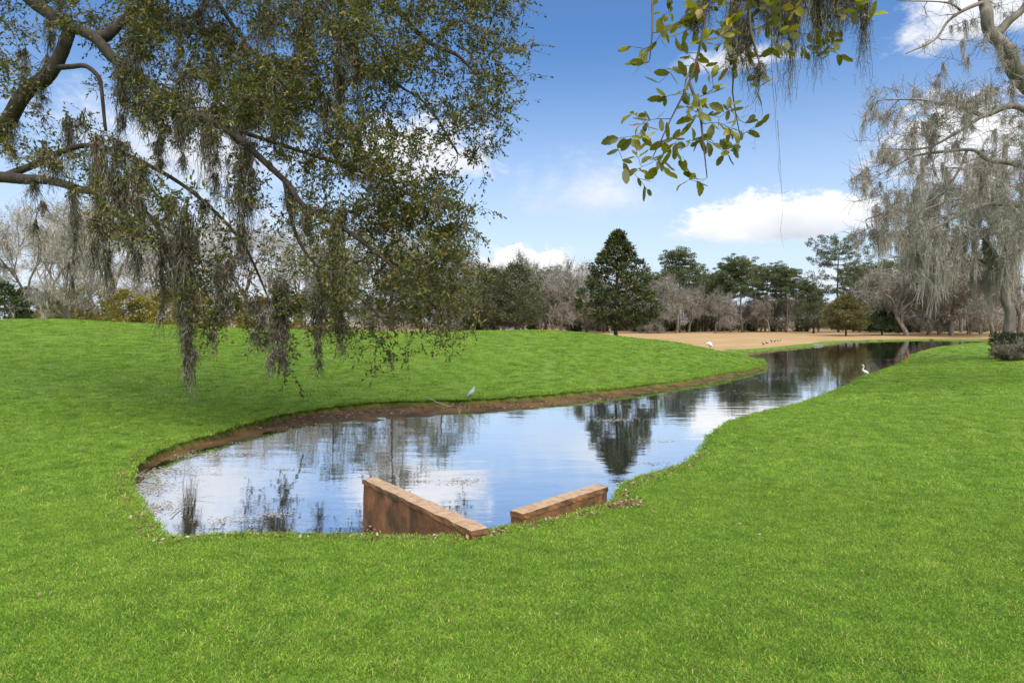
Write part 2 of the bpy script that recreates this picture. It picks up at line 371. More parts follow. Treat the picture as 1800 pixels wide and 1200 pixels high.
# pond outline: photo point, lip height, width of the mud shelf inside it
SH = [(213, 838, -.52, .2), (222, 872, -.40, .2), (250, 915, -.30, .25), (290, 953, -.22, .15), (400, 946, -.20, .1), (520, 943, -.20, .1), (645, 946, -.20, .1),
      (740, 948, -.20, .1), (850, 944, -.20, .1), (880, 938, -.20, .1), (895, 936, -.22, .1), (960, 923, -.25, .1), (1030, 906, -.28, .12), (1075, 893, -.30, .15), (1097, 880, -.32, .15), (1106, 860, -.33, .1), (1140, 841, -.34, .1),
      (1195, 825, -.35, .1), (1240, 795, -.35, .1), (1262, 765, -.35, .1), (1300, 741, -.35, .1), (1360, 722, -.36, .1), (1430, 705, -.38, .1), (1480, 685, -.38, .1),
      (1530, 660, -.38, .15), (1580, 643, -.38, .2), (1598, 634, -.38, .2), (1602, 624, -.36, .2), (1640, 611, -.2, .2), (1700, 604, 0.0, .2), (1750, 600, .1, .2)]
outl = [(*on(px, py, z), wd) for px, py, z, wd in SH]
outl += [(62, 86, -.3, .5), (74, 101, -.5, 1.0)]
for px, py in [(1670, 598), (1600, 598.2), (1520, 600.5), (1490, 601.5), (1450, 606.5), (1400, 612), (1350, 617.5), (1322, 622)]:
    q = on(px, py, ZW); outl.append((q[0], q[1] + .6, -.55, .8))
q = on(1306, 624, ZW); outl.append((q[0], q[1], -.55, .5))
outl += [(17.6, 52, -.5, .3), (17.4, 48, -.5, .3)]
for px, py, z, wd in [(1340, 637, -.50, .3), (1325, 644, -.50, .5), (1290, 651, -.48, .6), (1200, 665, -.46, .8), (1100, 677, -.45, 1.1), (1000, 687, -.45, 1.5), (900, 695, -.45, 1.8),
                      (830, 699, -.44, 2.0), (760, 701, -.44, 2.3), (650, 705, -.44, 2.6), (560, 714, -.44, 2.4), (480, 728, -.45, 1.3), (400, 748, -.46, .9), (300, 777, -.48, .5), (240, 803, -.5, .3)]:
    outl.append((*on(px, py, z), wd))
O = np.array(outl)
# resample smoothly (Catmull-Rom) and roughen a little
def smooth_closed(P, per=6):
    n = len(P); res = []
    for i in range(n):
        p0, p1, p2, p3 = P[i - 1], P[i], P[(i + 1) % n], P[(i + 2) % n]
        for u in np.arange(per) / per:
            res.append(.5 * (2 * p1 + (p2 - p0) * u + (2 * p0 - 5 * p1 + 4 * p2 - p3) * u * u + (3 * p1 - p0 - 3 * p2 + p3) * u ** 3))
    return np.array(res)
OS = smooth_closed(O, 5)
OS[:, :2] += rng.normal(size=(len(OS), 2)) * np.minimum(.035, .0016 * OS[:, 1:2])
OS[:, 3] = np.maximum(OS[:, 3], .08)
PA, PB = OS[:, :2], np.roll(OS[:, :2], -1, 0)
def sdf(P):
    """signed distance to the lip (positive on land), lip height-index and gradient"""
    P = np.asarray(P, float); D = np.empty(len(P)); I = np.empty(len(P), int); T = np.empty(len(P)); G = np.empty((len(P), 2)); ins = np.empty(len(P), bool)
    f4 = np.float32; ax, ay = PA[:, 0].astype(f4), PA[:, 1].astype(f4); by_ = PB[:, 1].astype(f4); ex, ey = (PB - PA).T.astype(f4); el2 = 1 / (ex * ex + ey * ey + 1e-9); slope = ex / np.where(np.abs(ey) < 1e-6, 1e-6, ey)
    for s in range(0, len(P), 1500):
        x = P[s:s + 1500, 0].astype(f4)[:, None]; y = P[s:s + 1500, 1].astype(f4)[:, None]; qx = x - ax; qy = y - ay
        u = np.clip((qx * ex + qy * ey) * el2, 0, 1); dx = qx - u * ex; dy = qy - u * ey; dd = dx * dx + dy * dy
        i = dd.argmin(1); r = np.arange(len(i)); I[s:s + 1500] = i
        ins[s:s + 1500] = (((ay > y) != (by_ > y)) & (qx < qy * slope)).sum(1) % 2 == 1
    e = (PB - PA)[I]; q = P - PA[I]; T = np.clip((q * e).sum(1) / ((e ** 2).sum(1) + 1e-12), 0, 1); G = PA[I] + e * T[:, None]; D = np.linalg.norm(P - G, axis=1)
    wd = OS[I, 3] * (1 - T) + np.roll(OS[:, 3], -1)[I] * T
    return np.where(ins, -D, D), wd, G
ctrl = [(x, y, z) for x, y, z, _ in O]
ctrl += [(0, 0, 0), (-8, 2, .05), (8, 2, .05), (0, 4.5, 0), (5, 6, -.05), (-4, 5.5, -.03), (0, -12, .1), (-15, 4, .1), (16, 8, .1), (12, 14, 0), (17, 22, 0), (26, 30, .1), (28, 36, .14), (42, 45, .2), (60, 60, .3),
         (-12, 10, 0), (-14, 16, .15), (-40, 15, .8), (-25, 25, .9), (-10, 30, .55), (0, 32, .55), (7, 38, .35), (12, 42, .1)]
for px, py, d in [(-300, 560, 38), (0, 563, 40), (120, 562, 40), (250, 569, 41), (370, 575, 42), (560, 581, 43), (780, 582, 44), (930, 580.5, 45), (1010, 583, 46), (1085, 591, 47), (1180, 601, 47), (1245, 613, 47), (1300, 624, 46)]:
    q = at(px, py, d); ctrl.append(tuple(q)); ctrl.append((q[0] * 1.2, q[1] + 14, min(q[2], 0.9) * .5 - .1))
ctrl += [(22, 68, -.45), (35, 90, -.35), (10, 70, -.35), (25, 105, -.25), (60, 118, -.3), (90, 110, -.2), (0, 110, -.2), (-60, 90, .3), (-120, 80, .5), (0, 160, -.25), (100, 160, -.25), (-100, 160, 0), (200, 160, -.2), (90, 70, .2), (0, -80, 0), (-80, -10, .3), (80, 0, .3), (-40, 60, .4)]
ctrl = np.array(ctrl)
def phi(r): return np.sqrt(r * r + 2.25)
A_ = phi(np.linalg.norm(ctrl[:, None, :2] - ctrl[None, :, :2], axis=-1)); n_ = len(ctrl)
S_ = np.block([[A_ + np.eye(n_) * 1e-3, np.ones((n_, 1))], [np.ones((1, n_)), np.zeros((1, 1))]])
W_ = np.linalg.solve(S_, np.append(ctrl[:, 2], 0))
def rbf(P):
    P = np.asarray(P, float); z = np.empty(len(P))
    for s in range(0, len(P), 2000):
        p = P[s:s + 2000]; z[s:s + 2000] = np.sqrt((p[:, :1] - ctrl[:, 0]) ** 2 + (p[:, 1:] - ctrl[:, 1]) ** 2 + 2.25) @ W_[:-1] + W_[-1]
    r = np.linalg.norm(P, axis=1); k = np.clip((r - 150) / 80, 0, 1); k = k * k * (3 - 2 * k)
    z = z * (1 - k) + -.25 * k
    return np.maximum(z, ZW + .12) + .015 * np.sin(P[:, 0] * 1.3 + np.sin(P[:, 1] * .9)) * np.clip(r / 8, 0, 1)
def ground(P, full=False):
    P = np.asarray(P, float).reshape(-1, 2); s, wd, G = sdf(P); zo = rbf(P)
    i = np.maximum(-s, 0)
    top = ZW + .06 * np.clip(wd / .8, 0, 1)
    zi = np.where(i < wd, top - (top - ZW) * i / wd, ZW - (i - wd) * .25); zi = np.maximum(zi, ZW - 1.2)
    zi += np.where((i > 0) & (wd > .5), .02 * np.sin(P[:, 0] * 5.1) * np.sin(P[:, 1] * 3.7 + P[:, 0]), 0)
    z = np.where(s >= 0, zo, np.minimum(zi, zo - .05))
    return (z, s, wd) if full else z
def gz(x, y): return float(ground([(x, y)])[0])

ang = np.concatenate([np.arange(-52, 52, .22), np.arange(52, 308, 4.0)]) * np.pi / 180
rad = 1.5 * 1.0135 ** np.arange(0, 424)
rr_, aa_ = np.meshgrid(rad, ang, indexing='ij')
P = np.stack([rr_ * np.sin(aa_), rr_ * np.cos(aa_)], -1).reshape(-1, 2)
s, wd, G = sdf(P)
cell = np.linalg.norm(P, axis=1) * .0135 * .55
sn = (np.abs(s) < cell)
P[sn] = G[sn] + (P[sn] - G[sn]) * 1e-3
z, s2, wd2 = ground(P, True); z[sn] = rbf(P[sn]); s2[sn] = 0
nr, na = rr_.shape
b_ = MB()
V = np.column_stack([P, z]); V = np.vstack([V, [0, 0, 0]])
i = np.arange(nr - 1)[:, None] * na; j = np.arange(na)[None]; k = (j + 1) % na
Q = np.stack([i + j, i + na + j, i + na + k, i + k], -1).reshape(-1, 4)[:, ::-1]
jj = np.arange(na); T3 = np.stack([jj, (jj + 1) % na, np.full(na, nr * na)], -1)
b_.add(V, Q, T3)
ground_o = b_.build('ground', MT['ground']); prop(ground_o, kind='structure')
def ydiv(x): return np.interp(x, [-60, 0, 8, 16, 20, 45, 60, 90], [75, 62, 53, 50, 52, 78, 82, 84])
def dormant(P, s):
    k = np.clip((P[:, 1] - ydiv(P[:, 0])) / 3 + .5, 0, 1)
    return k * np.clip(s / 2.2 - .2, 0, 1)
dv_ = np.append(dormant(P, s2), 0); mv_ = np.append(np.clip(-s2 / .05, 0, 1), 0)
for nme, val in (('dormant', dv_), ('mud', mv_)):
    a = ground_o.data.attributes.new(nme, 'FLOAT', 'POINT'); a.data.foreach_set('value', val.astype(np.float32))
# water sheet
import mathutils.geometry as mg
nrm = np.stack([(np.roll(PA, -1, 0) - np.roll(PA, 1, 0))[:, 1], -(np.roll(PA, -1, 0) - np.roll(PA, 1, 0))[:, 0]], -1); nrm = unit(nrm)
if sdf((PA[:3] + nrm[:3] * .05))[0].mean() < 0: nrm = -nrm
WP = PA + nrm * .10
me = bpy.data.meshes.new('pond_water')
tri = mg.tessellate_polygon([[Vector((x, y, 0)) for x, y in WP]])
me.from_pydata([(x, y, ZW) for x, y in WP], [], [tuple(f) for f in tri]); me.update()
import bmesh
bm = bmesh.new(); bm.from_mesh(me); bmesh.ops.recalc_face_normals(bm, faces=bm.faces)
if sum(f.normal.z for f in bm.faces) < 0: bmesh.ops.reverse_faces(bm, faces=bm.faces)
bm.to_mesh(me); bm.free()
me.materials.append(MT['water']); wo = bpy.data.objects.new('pond_water', me); C.objects.link(wo); prop(wo, kind='structure')

# ------------------------------------------------------------------ lawn grass (stuff, instanced tufts)
tuft_col = bpy.data.collections.new('tufts')
def tuft(seed, n, rad_, h):
    g = np.random.default_rng(seed); mb = MB()
    rr = rad_ * np.sqrt(g.random(n)); th = g.random(n) * 2 * np.pi
    p = np.stack([rr * np.cos(th), rr * np.sin(th), np.full(n, -.012)], -1)
    L = h * (.55 + .75 * g.random(n)); ln = unit(np.column_stack([g.normal(size=(n, 2)) * .75, np.ones(n)]))
    th2 = g.random(n) * np.pi; sd_ = np.stack([np.cos(th2), np.sin(th2), 0 * th2], -1)
    wv = (.0035 + .003 * g.random(n))[:, None] * (h / .055) * .75
    mid = p + ln * L[:, None] * .55; tip = p + ln * L[:, None] * .95 + np.column_stack([ln[:, :2] * L[:, None] * .45, -L * .12])
    v = np.stack([p - sd_ * wv, p + sd_ * wv, mid + sd_ * wv * .8, mid - sd_ * wv * .8, tip], 1)
    k = np.arange(n)[:, None] * 5
    mb.add(v.reshape(-1, 3), k + np.array([[0, 1, 2, 3]]), k + np.array([[3, 2, 4]]))
    o = bpy.data.objects.new('tuft', mb.mesh('tuft', MT['blade'])); tuft_col.objects.link(o)
for sd_i in range(5): tuft(50 + sd_i, 150, .14, .036)
def scatter(n, r0, r1, g):
    r = np.sqrt(g.random(n) * (r1 ** 2 - r0 ** 2) + r0 ** 2); a = (g.random(n) * 2 - 1) * R(47)
    return np.stack([r * np.sin(a), r * np.cos(a)], -1)
pts, scl = [], []
for n, r0, r1, sc in [(42000, 1.8, 11, .88), (24000, 11, 22, 1.2), (26000, 22, 50, 1.9), (12000, 50, 85, 2.6)]:
    p = scatter(n, r0, r1, rng); zz, ss, _ = ground(p, True)
    ok = (ss > -.02) & (dormant(p, ss) < .3)
    pts.append(np.column_stack([p[ok], zz[ok]])); scl.append(sc * (.75 + .5 * rng.random(ok.sum())))
# fringe hanging over the lip
idx = rng.integers(0, len(PA), 5200); u = rng.random(5200)[:, None]; p = PA[idx] * (1 - u) + PB[idx] * u
kk_ = (np.linalg.norm(p, axis=1) < 52); p = p[kk_] + nrm[idx][kk_] * .03; d_ = np.linalg.norm(p, axis=1)
pts.append(np.column_stack([p, rbf(p)])); scl.append((.95 + .75 * rng.random(len(p)) ** 2) * np.interp(d_, [5, 20, 50], [.9, 1.4, 1.9]))
pts = np.concatenate(pts); scl = np.concatenate(scl)
me = bpy.data.meshes.new('lawn_grass'); me.vertices.add(len(pts)); me.vertices.foreach_set('co', pts.astype(np.float32).ravel())
a = me.attributes.new('sc', 'FLOAT', 'POINT'); a.data.foreach_set('value', scl.astype(np.float32)); me.update()
go = bpy.data.objects.new('lawn_grass', me); C.objects.link(go); prop(go, 'short bright green mown lawn grass around the pond', 'grass', kind='stuff')
gt = bpy.data.node_groups.new('scatter_tufts', 'GeometryNodeTree')
gt.interface.new_socket('Geometry', in_out='INPUT', socket_type='NodeSocketGeometry'); gt.interface.new_socket('Geometry', in_out='OUTPUT', socket_type='NodeSocketGeometry')
N = gt.nodes; gi = N.new('NodeGroupInput'); gout = N.new('NodeGroupOutput'); iop = N.new('GeometryNodeInstanceOnPoints')
ci = N.new('GeometryNodeCollectionInfo'); ci.inputs['Collection'].default_value = tuft_col; ci.inputs['Separate Children'].default_value = True; ci.inputs['Reset Children'].default_value = True
rv = N.new('FunctionNodeRandomValue'); rv.data_type = 'FLOAT_VECTOR'; rv.inputs[0].default_value = (-.12, -.12, 0); rv.inputs[1].default_value = (.12, .12, 6.28)
na_ = N.new('GeometryNodeInputNamedAttribute'); na_.data_type = 'FLOAT'; na_.inputs['Name'].default_value = 'sc'
L_ = gt.links.new
L_(gi.outputs[0], iop.inputs['Points']); L_(ci.outputs[0], iop.inputs['Instance']); iop.inputs['Pick Instance'].default_value = True
L_(rv.outputs[0], iop.inputs['Rotation']); L_(na_.outputs['Attribute'], iop.inputs['Scale']); L_(iop.outputs[0], gout.inputs[0])
md = go.modifiers.new('tufts', 'NODES'); md.node_group = gt

# ------------------------------------------------------------------ wing walls of the culvert
def wing_wall(a, bb, top, label, th=.20):
    root = empty('wing_wall', (a[0], a[1], ZW - .5)); prop(root, label, 'wall', 'concrete wing walls of the culvert')
    d = np.array([bb[0] - a[0], bb[1] - a[1]]); L = np.linalg.norm(d); root.rotation_euler.z = math.atan2(d[1], d[0])
    zt = top - (ZW - .5); cap = .07; n = 26
    for nm, z0, z1, t0, jit in (('body', 0, zt - cap, th / 2, .004), ('coping', zt - cap + .002, zt, th / 2 + .010, .0045)):
        mb = MB(); rows = []
        xs = np.linspace(0 if nm == 'body' else -.012, L + (0 if nm == 'body' else .012), n); m_ = 7 if nm == 'body' else 3
        prof = [(-t0, z) for z in np.linspace(z0, z1, m_)] + [(0, z1)] + [(t0, z) for z in np.linspace(z1, z0, m_)]
        for x in xs:
            for (y, zc) in prof:
                e = .8 if zc == z1 and y else .35
                rows.append((x + rng.normal() * jit * .5, y + rng.normal() * jit * (1 if y else .2), zc + rng.normal() * jit * e))
        k = len(prof); ii = np.arange(n - 1)[:, None] * k; jj = np.arange(k)[None]; kk = (jj + 1) % k
        q = np.stack([ii + jj, ii + kk, ii + k + kk, ii + k + jj], -1).reshape(-1, 4)[:, ::-1]
        mb.add(rows, q)
        ends = []
        for base in (0, (n - 1) * k):
            for m2 in range(m_ - 1):
                l0, l1, r0, r1 = base + m2, base + m2 + 1, base + k - 1 - m2, base + k - 2 - m2
                ends.append((l0, l1, r1, r0) if base == 0 else (l0, r0, r1, l1))
            tp = [base + m_ - 1, base + m_, base + m_ + 1]; mb.t.append(np.array([tp if base == 0 else tp[::-1]]))
        mb.q.append(np.array(ends))
        mb.build(nm, MT['wall'], root, smooth=False)
    return root
wing_wall((-.36, 7.36), (-2.08, 9.75), -.085, 'long rusty brown concrete wing wall left of the culvert, low end at the grass')
wing_wall((.06, 8.02), (1.24, 9.30), -.085, 'short rusty brown concrete wing wall right of the culvert with leaf litter at its foot')

# ------------------------------------------------------------------ tree tools
class Skel:
    def __init__(s): s.p = np.zeros((60000, 3)); s.t = np.zeros((60000, 3)); s.r = np.zeros(60000); s.n = 0
    def add(s, pts, rad):
        k = len(pts); t = unit(np.gradient(pts, axis=0)); s.p[s.n:s.n + k] = pts; s.t[s.n:s.n + k] = t; s.r[s.n:s.n + k] = rad; s.n += k
def curve(P, n):
    P = np.asarray(P, float); P = np.vstack([2 * P[0] - P[1], P, 2 * P[-1] - P[-2]]); m = len(P) - 3; res = []
    for x in np.linspace(0, m - 1e-6, n):
        i = int(x); u = x - i; p0, p1, p2, p3 = P[i:i + 4]
        res.append(.5 * (2 * p1 + (p2 - p0) * u + (2 * p0 - 5 * p1 + 4 * p2 - p3) * u * u + (3 * p1 - p0 - 3 * p2 + p3) * u ** 3))
    return np.array(res)
def limb(sk, P, r0, r1, root, material, name='limb', sides=9, jit=.02, parts=True):
    P = np.asarray(P, float); L = np.linalg.norm(np.diff(P, axis=0), axis=1).sum(); n = max(8, int(L / .18))
    c = curve(P, n); wv_ = np.linspace(0, L * 1.6, n); c[1:-1] += (np.column_stack([np.sin(wv_ + r0 * 50), np.cos(wv_ * 1.3 + r0 * 31), np.sin(wv_ * .8 + r0 * 17)]) * jit * 1.1 * min(1, r0 * 6))[1:-1]
    rad_ = np.linspace(r0, r1, n) * (1 + .05 * np.sin(np.linspace(0, 3 + L * .9, n) + r0 * 40) + .015 * rng.normal(size=n))
    sk.add(c, rad_)
    if parts:
        mb = MB(); mb.tube(c, rad_, sides); return mb.build(name, material, root)
    return c, rad_
def grow(sk, tips, g, mb, rmax=.03, droop=.12, rtip=.0028, step=.12, follow=.35, rk=.010, sides=4):
    d0 = np.array([np.linalg.norm(sk.p[:sk.n] - q, axis=1).min() for q in tips]); polys = []
    for q in tips[np.argsort(d0)]:
        d = np.linalg.norm(sk.p[:sk.n] - q, axis=1); i = int((d + .15 * np.maximum(0, q[2] - sk.p[:sk.n, 2])).argmin()); p0 = sk.p[i].copy(); L = d[i]
        if L < .05: continue
        t0 = sk.t[i]; k = max(4, int(L / step)); u = np.linspace(0, 1, k)[:, None]
        c1 = p0 + t0 * follow * L + g.normal(size=3) * .08 * L; c2 = q + np.array([0, 0, droop * L]) - (q - p0) * .25 + g.normal(size=3) * .06 * L
        c = (1 - u) ** 3 * p0 + 3 * u * (1 - u) ** 2 * c1 + 3 * u * u * (1 - u) * c2 + u ** 3 * q
        c[1:-1] += g.normal(size=(k - 2, 3)) * .012 * min(L, 1.5)
        r0 = min(sk.r[i] * .75, rmax, rtip * 1.5 + rk * L); r = np.linspace(r0, rtip, k)
        sk.add(c[1:], r[1:]); mb.tube(c, r, sides, False); polys.append(c)
    return polys
def pip(poly, p):
    poly = np.array(poly, float); a, b2 = poly, np.roll(poly, -1, 0); x, y = p[:, 0][:, None], p[:, 1][:, None]
    c = (a[:, 1] > y) != (b2[:, 1] > y); xi = a[:, 0] + (y - a[:, 1]) / (b2[:, 1] - a[:, 1] + 1e-9) * (b2[:, 0] - a[:, 0])
    return (c & (x < xi)).sum(1) % 2 == 1
def sample(poly, n, d0, d1, g, along=(.85, .5), grp=8, ln=34, wd=12):
    """points in the volume that an outline spans between two distances, gathered into sprays"""
    poly = np.array(poly, float); lo, hi = poly.min(0), poly.max(0); res = []; m = max(1, n // grp)
    while len(res) < m:
        p = lo + (hi - lo) * g.random((m * 3, 2)); res += list(p[pip(poly, p)])
    c = np.array(res[:m]); dc = d0 + (d1 - d0) * g.random(m); k = g.integers(0, m, n)
    th = math.atan2(along[1], along[0]) + g.normal(size=m) * .35; ax = np.column_stack([np.cos(th), np.sin(th)]); pr = np.column_stack([-np.sin(th), np.cos(th)])
    p = c[k] + ax[k] * (g.normal(size=(n, 1)) * ln) + pr[k] * (g.normal(size=(n, 1)) * wd); d = dc[k] * (1 + .012 * g.normal(size=n))
    return np.array([at(x, y, dd) for (x, y), dd in zip(p, d)])
def leafy(polys, g, tw, lv, start=.2, spread=.17, L=.062, W=.024, frac=1.0):
    res = []; stem = []
    for c in polys:
        ln = np.linalg.norm(np.diff(c, axis=0), axis=1).sum(); n = max(4, int(ln * tw)); u = start + (1 - start) * g.random(n) ** .8
        x = u * (len(c) - 1); i0 = np.minimum(x.astype(int), len(c) - 2); f = (x - i0)[:, None]
        p = c[i0] * (1 - f) + c[i0 + 1] * f; t = unit(c[i0 + 1] - c[i0])
        d = unit(t * .8 + g.normal(size=(n, 3)) * .75 + np.array([0, 0, -.15])); l = spread * (.5 + g.random(n))
        stem.append(np.column_stack([p, d, l]))
        for k in range(lv):
            w = (k + .6 + .5 * g.random(n)) / lv
            res.append((p + d * (l * w)[:, None], unit(d * .7 + g.normal(size=(n, 3)) * .7)))
        res.append((p + d * l[:, None], d))
    tw_ = np.concatenate(stem); P_ = np.concatenate([a for a, b2 in res]); D_ = np.concatenate([b2 for a, b2 in res]); n = len(P_)
    nr_ = unit(g.normal(size=(n, 3)) * .7 + np.array([0, 0, 1.0]))
    return leafquads(P_, D_, nr_, L * (.65 + .7 * g.random(n)), W * (.7 + .6 * g.random(n))), leafquads(tw_[:, :3], tw_[:, 3:6], rvec(len(tw_), g), tw_[:, 6] * 1.05, np.full(len(tw_), W * .2), 0)

# ------------------------------------------------------------------ the big live oak on the left
g = np.random.default_rng(11)
KS = 2.0; OX, OY = -12.3 * KS, 10.6 * KS
def zt_(z): return H + (z - H) * KS
def ato(px, py, d): return at(px, py, d * KS)
oak = empty('live_oak', (0, 0, 0)); prop(oak, 'big live oak at left with drooping leafy limbs and hanging moss', 'tree')
sk = Skel()
tz = gz(OX, OY)
limb(sk, [(OX, OY, tz - .3), (OX + .1, OY, 1.4), (OX, OY - .1, 3.0), (OX - .2, OY - .2, 7.), (OX + .3, OY - .3, 10.6)], .85, .5, oak, MT['bark'], 'trunk', 14)
LB = []
fork = ato(122, 52, 9.4)
LB.append(([(OX, OY - .1, 3.0), ato(-90, 300, 10.2), ato(0, 226, 9.8), ato(50, 160, 9.6), ato(88, 128, 9.5), ato(113, 80, 9.4), fork], .19, .12))
LB.append(([(OX - .2, OY - .2, 7.0), ato(-160, -90, 10), ato(20, -22, 9.6), ato(70, 12, 9.5), ato(115, 44, 9.4), ato(165, 66, 9.3), ato(200, 102, 9.2), ato(250, 140, 9.0), ato(317, 187, 8.8), ato(377, 218, 8.6), ato(433, 253, 8.5), ato(500, 318, 8.3), ato(535, 362, 8.2), ato(605, 402, 8.1), ato(690, 468, 8.0), ato(770, 545, 8.0)], .15, .022))
LB.append(([ato(165, 66, 9.3), ato(190, 60, 9.4), ato(217, 36, 9.5), ato(270, -10, 9.7), ato(340, -70, 9.9), ato(450, -100, 10)], .13, .05))
LB.append(([ato(100, 120, 9.5), ato(125, 118, 9.3), ato(150, 116, 9.2), ato(170, 132, 9.1), ato(178, 155, 9.1), ato(186, 230, 9.0)], .06, .03))
LB.append(([(OX + .1, OY, 2.6), ato(-120, 318, 10.2), ato(0, 312, 9.4), ato(50, 315, 9.2), ato(105, 322, 9.1), ato(150, 334, 9.0), ato(215, 345, 8.8), ato(280, 400, 8.7), ato(300, 470, 8.6)], .14, .03))
LB.append(([ato(8, 312, 9.4), ato(30, 300, 9.5), ato(70, 285, 9.5), ato(117, 264, 9.5), ato(160, 257, 9.4), ato(230, 275, 9.3), ato(330, 330, 9.2), ato(420, 420, 9.0), ato(470, 520, 9)], .085, .02))
LB.append(([(OX + .3, OY - .3, 10.4), ato(-150, -250, 10.4), ato(150, -230, 10), ato(400, -170, 9.7), ato(560, -95, 9.4), ato(640, -20, 9.3), ato(690, 5, 9.2), ato(745, 70, 9.2), ato(800, 95, 9.1), ato(845, 140, 9.0)], .15, .02))
LB.append(([ato(560, -95, 9.5), ato(600, 10, 9.2), ato(665, 75, 9.0), ato(690, 140, 8.9), ato(750, 185, 8.8), ato(805, 270, 8.7)], .035, .018))
LB.append(([ato(377, 218, 8.6), ato(480, 250, 8.9), ato(600, 290, 9.2), ato(700, 330, 9.3), ato(790, 400, 9.3)], .045, .015))
LB.append(([ato(340, -70, 9.9), ato(420, 60, 10.3), ato(520, 170, 10.6), ato(610, 240, 10.7)], .06, .02))
LB.append(([ato(500, 318, 8.3), ato(520, 410, 8.3), ato(560, 470, 8.2), ato(640, 530, 8.1), ato(700, 590, 8.0)], .04, .014))
for Pts, r0, r1 in LB: limb(sk, Pts, r0 * .7 * KS, max(r1 * .66, .009) * KS, oak, MT['bark'])
dense = [(-150, -320), (860, -300), (890, -20), (880, 60), (890, 125), (880, 168), (840, 240), (862, 285), (835, 345), (815, 400), (825, 470), (788, 540), (790, 585), (735, 600), (705, 640), (640, 585), (575, 615), (500, 590), (400, 600), (318, 560), (285, 480), (215, 420), (150, 350), (60, 270), (0, 250), (-150, 300)]
tips = np.concatenate([sample(dense, 1350, 14.80, 21.20, g),
    sample([(420, 60), (900, -60), (895, 160), (850, 260), (560, 330), (400, 200)], 820, 15.60, 19.60, g, (.95, .12)),
    sample([(560, 330), (840, 330), (815, 430), (830, 470), (790, 560), (715, 640), (560, 590), (500, 470)], 430, 14.80, 18.00, g, (.75, .65)),
    sample([(280, 400), (560, 330), (560, 620), (400, 600), (300, 560)], 150, 15.60, 18.40, g, (.35, .9)),
    sample([(100, -40), (640, -60), (640, 160), (300, 250), (180, 120)], 620, 17.20, 21.60, g)])
mb = MB(); polys = grow(sk, tips, g, mb, .055, .12, .0055, .24); lq, tq = leafy(polys, g, 9, 7, .0, .40, .118, .048); mb.quads(tq); mb.build('twigs', MT['twig'], oak)
mb = MB(); mb.quads(lq); fo = mb.build('foliage', MT['leaf_oak'], oak); prop(fo, kind='stuff')
def nearest(q):
    i = np.linalg.norm(sk.p[:sk.n] - q, axis=1).argmin(); return sk.p[i]
MD = [(175, 250, 520, 26, 8.6), (205, 330, 545, 30, 8.5), (190, 120, 330, 24, 9.0), (292, 270, 560, 34, 8.3), (305, 380, 690, 26, 8.2), (318, 420, 712, 14, 8.2), (340, 520, 668, 18, 8.2), (385, 470, 642, 18, 8.2),
      (400, 330, 560, 30, 8.5), (470, 470, 700, 30, 8.0), (448, 500, 640, 22, 8.0), (480, 520, 690, 20, 8.0), (560, 540, 692, 10, 8.0), (545, 480, 600, 16, 8.1), (258, 200, 345, 24, 8.9), (265, 60, 210, 22, 9.2), (235, 90, 260, 24, 9.0),
      (132, 0, 85, 16, 9.4), (60, 40, 150, 16, 9.4), (25, 90, 185, 12, 9.5), (65, 150, 215, 12, 9.5), (15, 215, 300, 14, 9.6), (350, 110, 270, 24, 8.8), (320, 180, 330, 22, 8.7), (405, 180, 330, 22, 8.6), (430, 250, 400, 20, 8.4),
      (505, 315, 430, 16, 8.2), (250, 0, 130, 24, 9.5), (300, 40, 170, 22, 9.3), (210, 250, 420, 26, 8.8), (280, 150, 300, 26, 8.8), (370, 220, 390, 24, 8.6), (150, 250, 350, 14, 9.2), (105, 450, 560, 12, 9.2), (90, 330, 440, 16, 9.4),
      (620, 60, 130, 18, 9.0), (540, 40, 110, 18, 9.4), (650, 290, 350, 12, 8.8), (720, 360, 420, 10, 8.8), (330, 0, 110, 26, 9.5), (430, 90, 210, 20, 9.2), (520, 130, 230, 16, 9.3), (355, 430, 560, 18, 8.4), (270, 430, 600, 12, 8.7), (420, 460, 590, 20, 8.2), (600, 560, 640, 8, 8.0)]
for px, y0, y1, wpx, d in MD:
    q = nearest(ato(px, y0, d)); L = max(.5, (q[2] - ato(px, y1, d)[2]) * 1.08)
    W = wpx / F * d * .62 * KS
    mb = MB(); mb.quads(drape(q, L, W * 1.15, int(120 + 24 * L * wpx / 12), g, .0105, 11, .05)); mb.build('moss', MT['moss'], oak)
allp = np.concatenate([c[len(c) // 4:] for c in polys]); scr_x = allp[:, 0] / allp[:, 1] * F + 900; scr_y = HY - (allp[:, 2] - H) / allp[:, 1] * F
cand = np.where((scr_x < 640) & (scr_y < 470) & (scr_y > -200))[0]
for i in g.choice(cand, 90, replace=False):
    L = .4 + 1.7 * g.random() ** 1.8
    mb = MB(); mb.quads(moss(allp[i], L, .12 + .25 * g.random(), int(40 + 50 * L), g, .012, 10, .045)); mb.build('moss', MT['moss'], oak)
mb = MB(); cand = g.choice(len(allp), 260, replace=False)
for i in cand: mb.quads(moss(allp[i], .24 + .4 * g.random(), .1, 16, g, .008, 6, .025))
prop(mb.build('moss_wisps', MT['moss'], oak), kind='stuff')

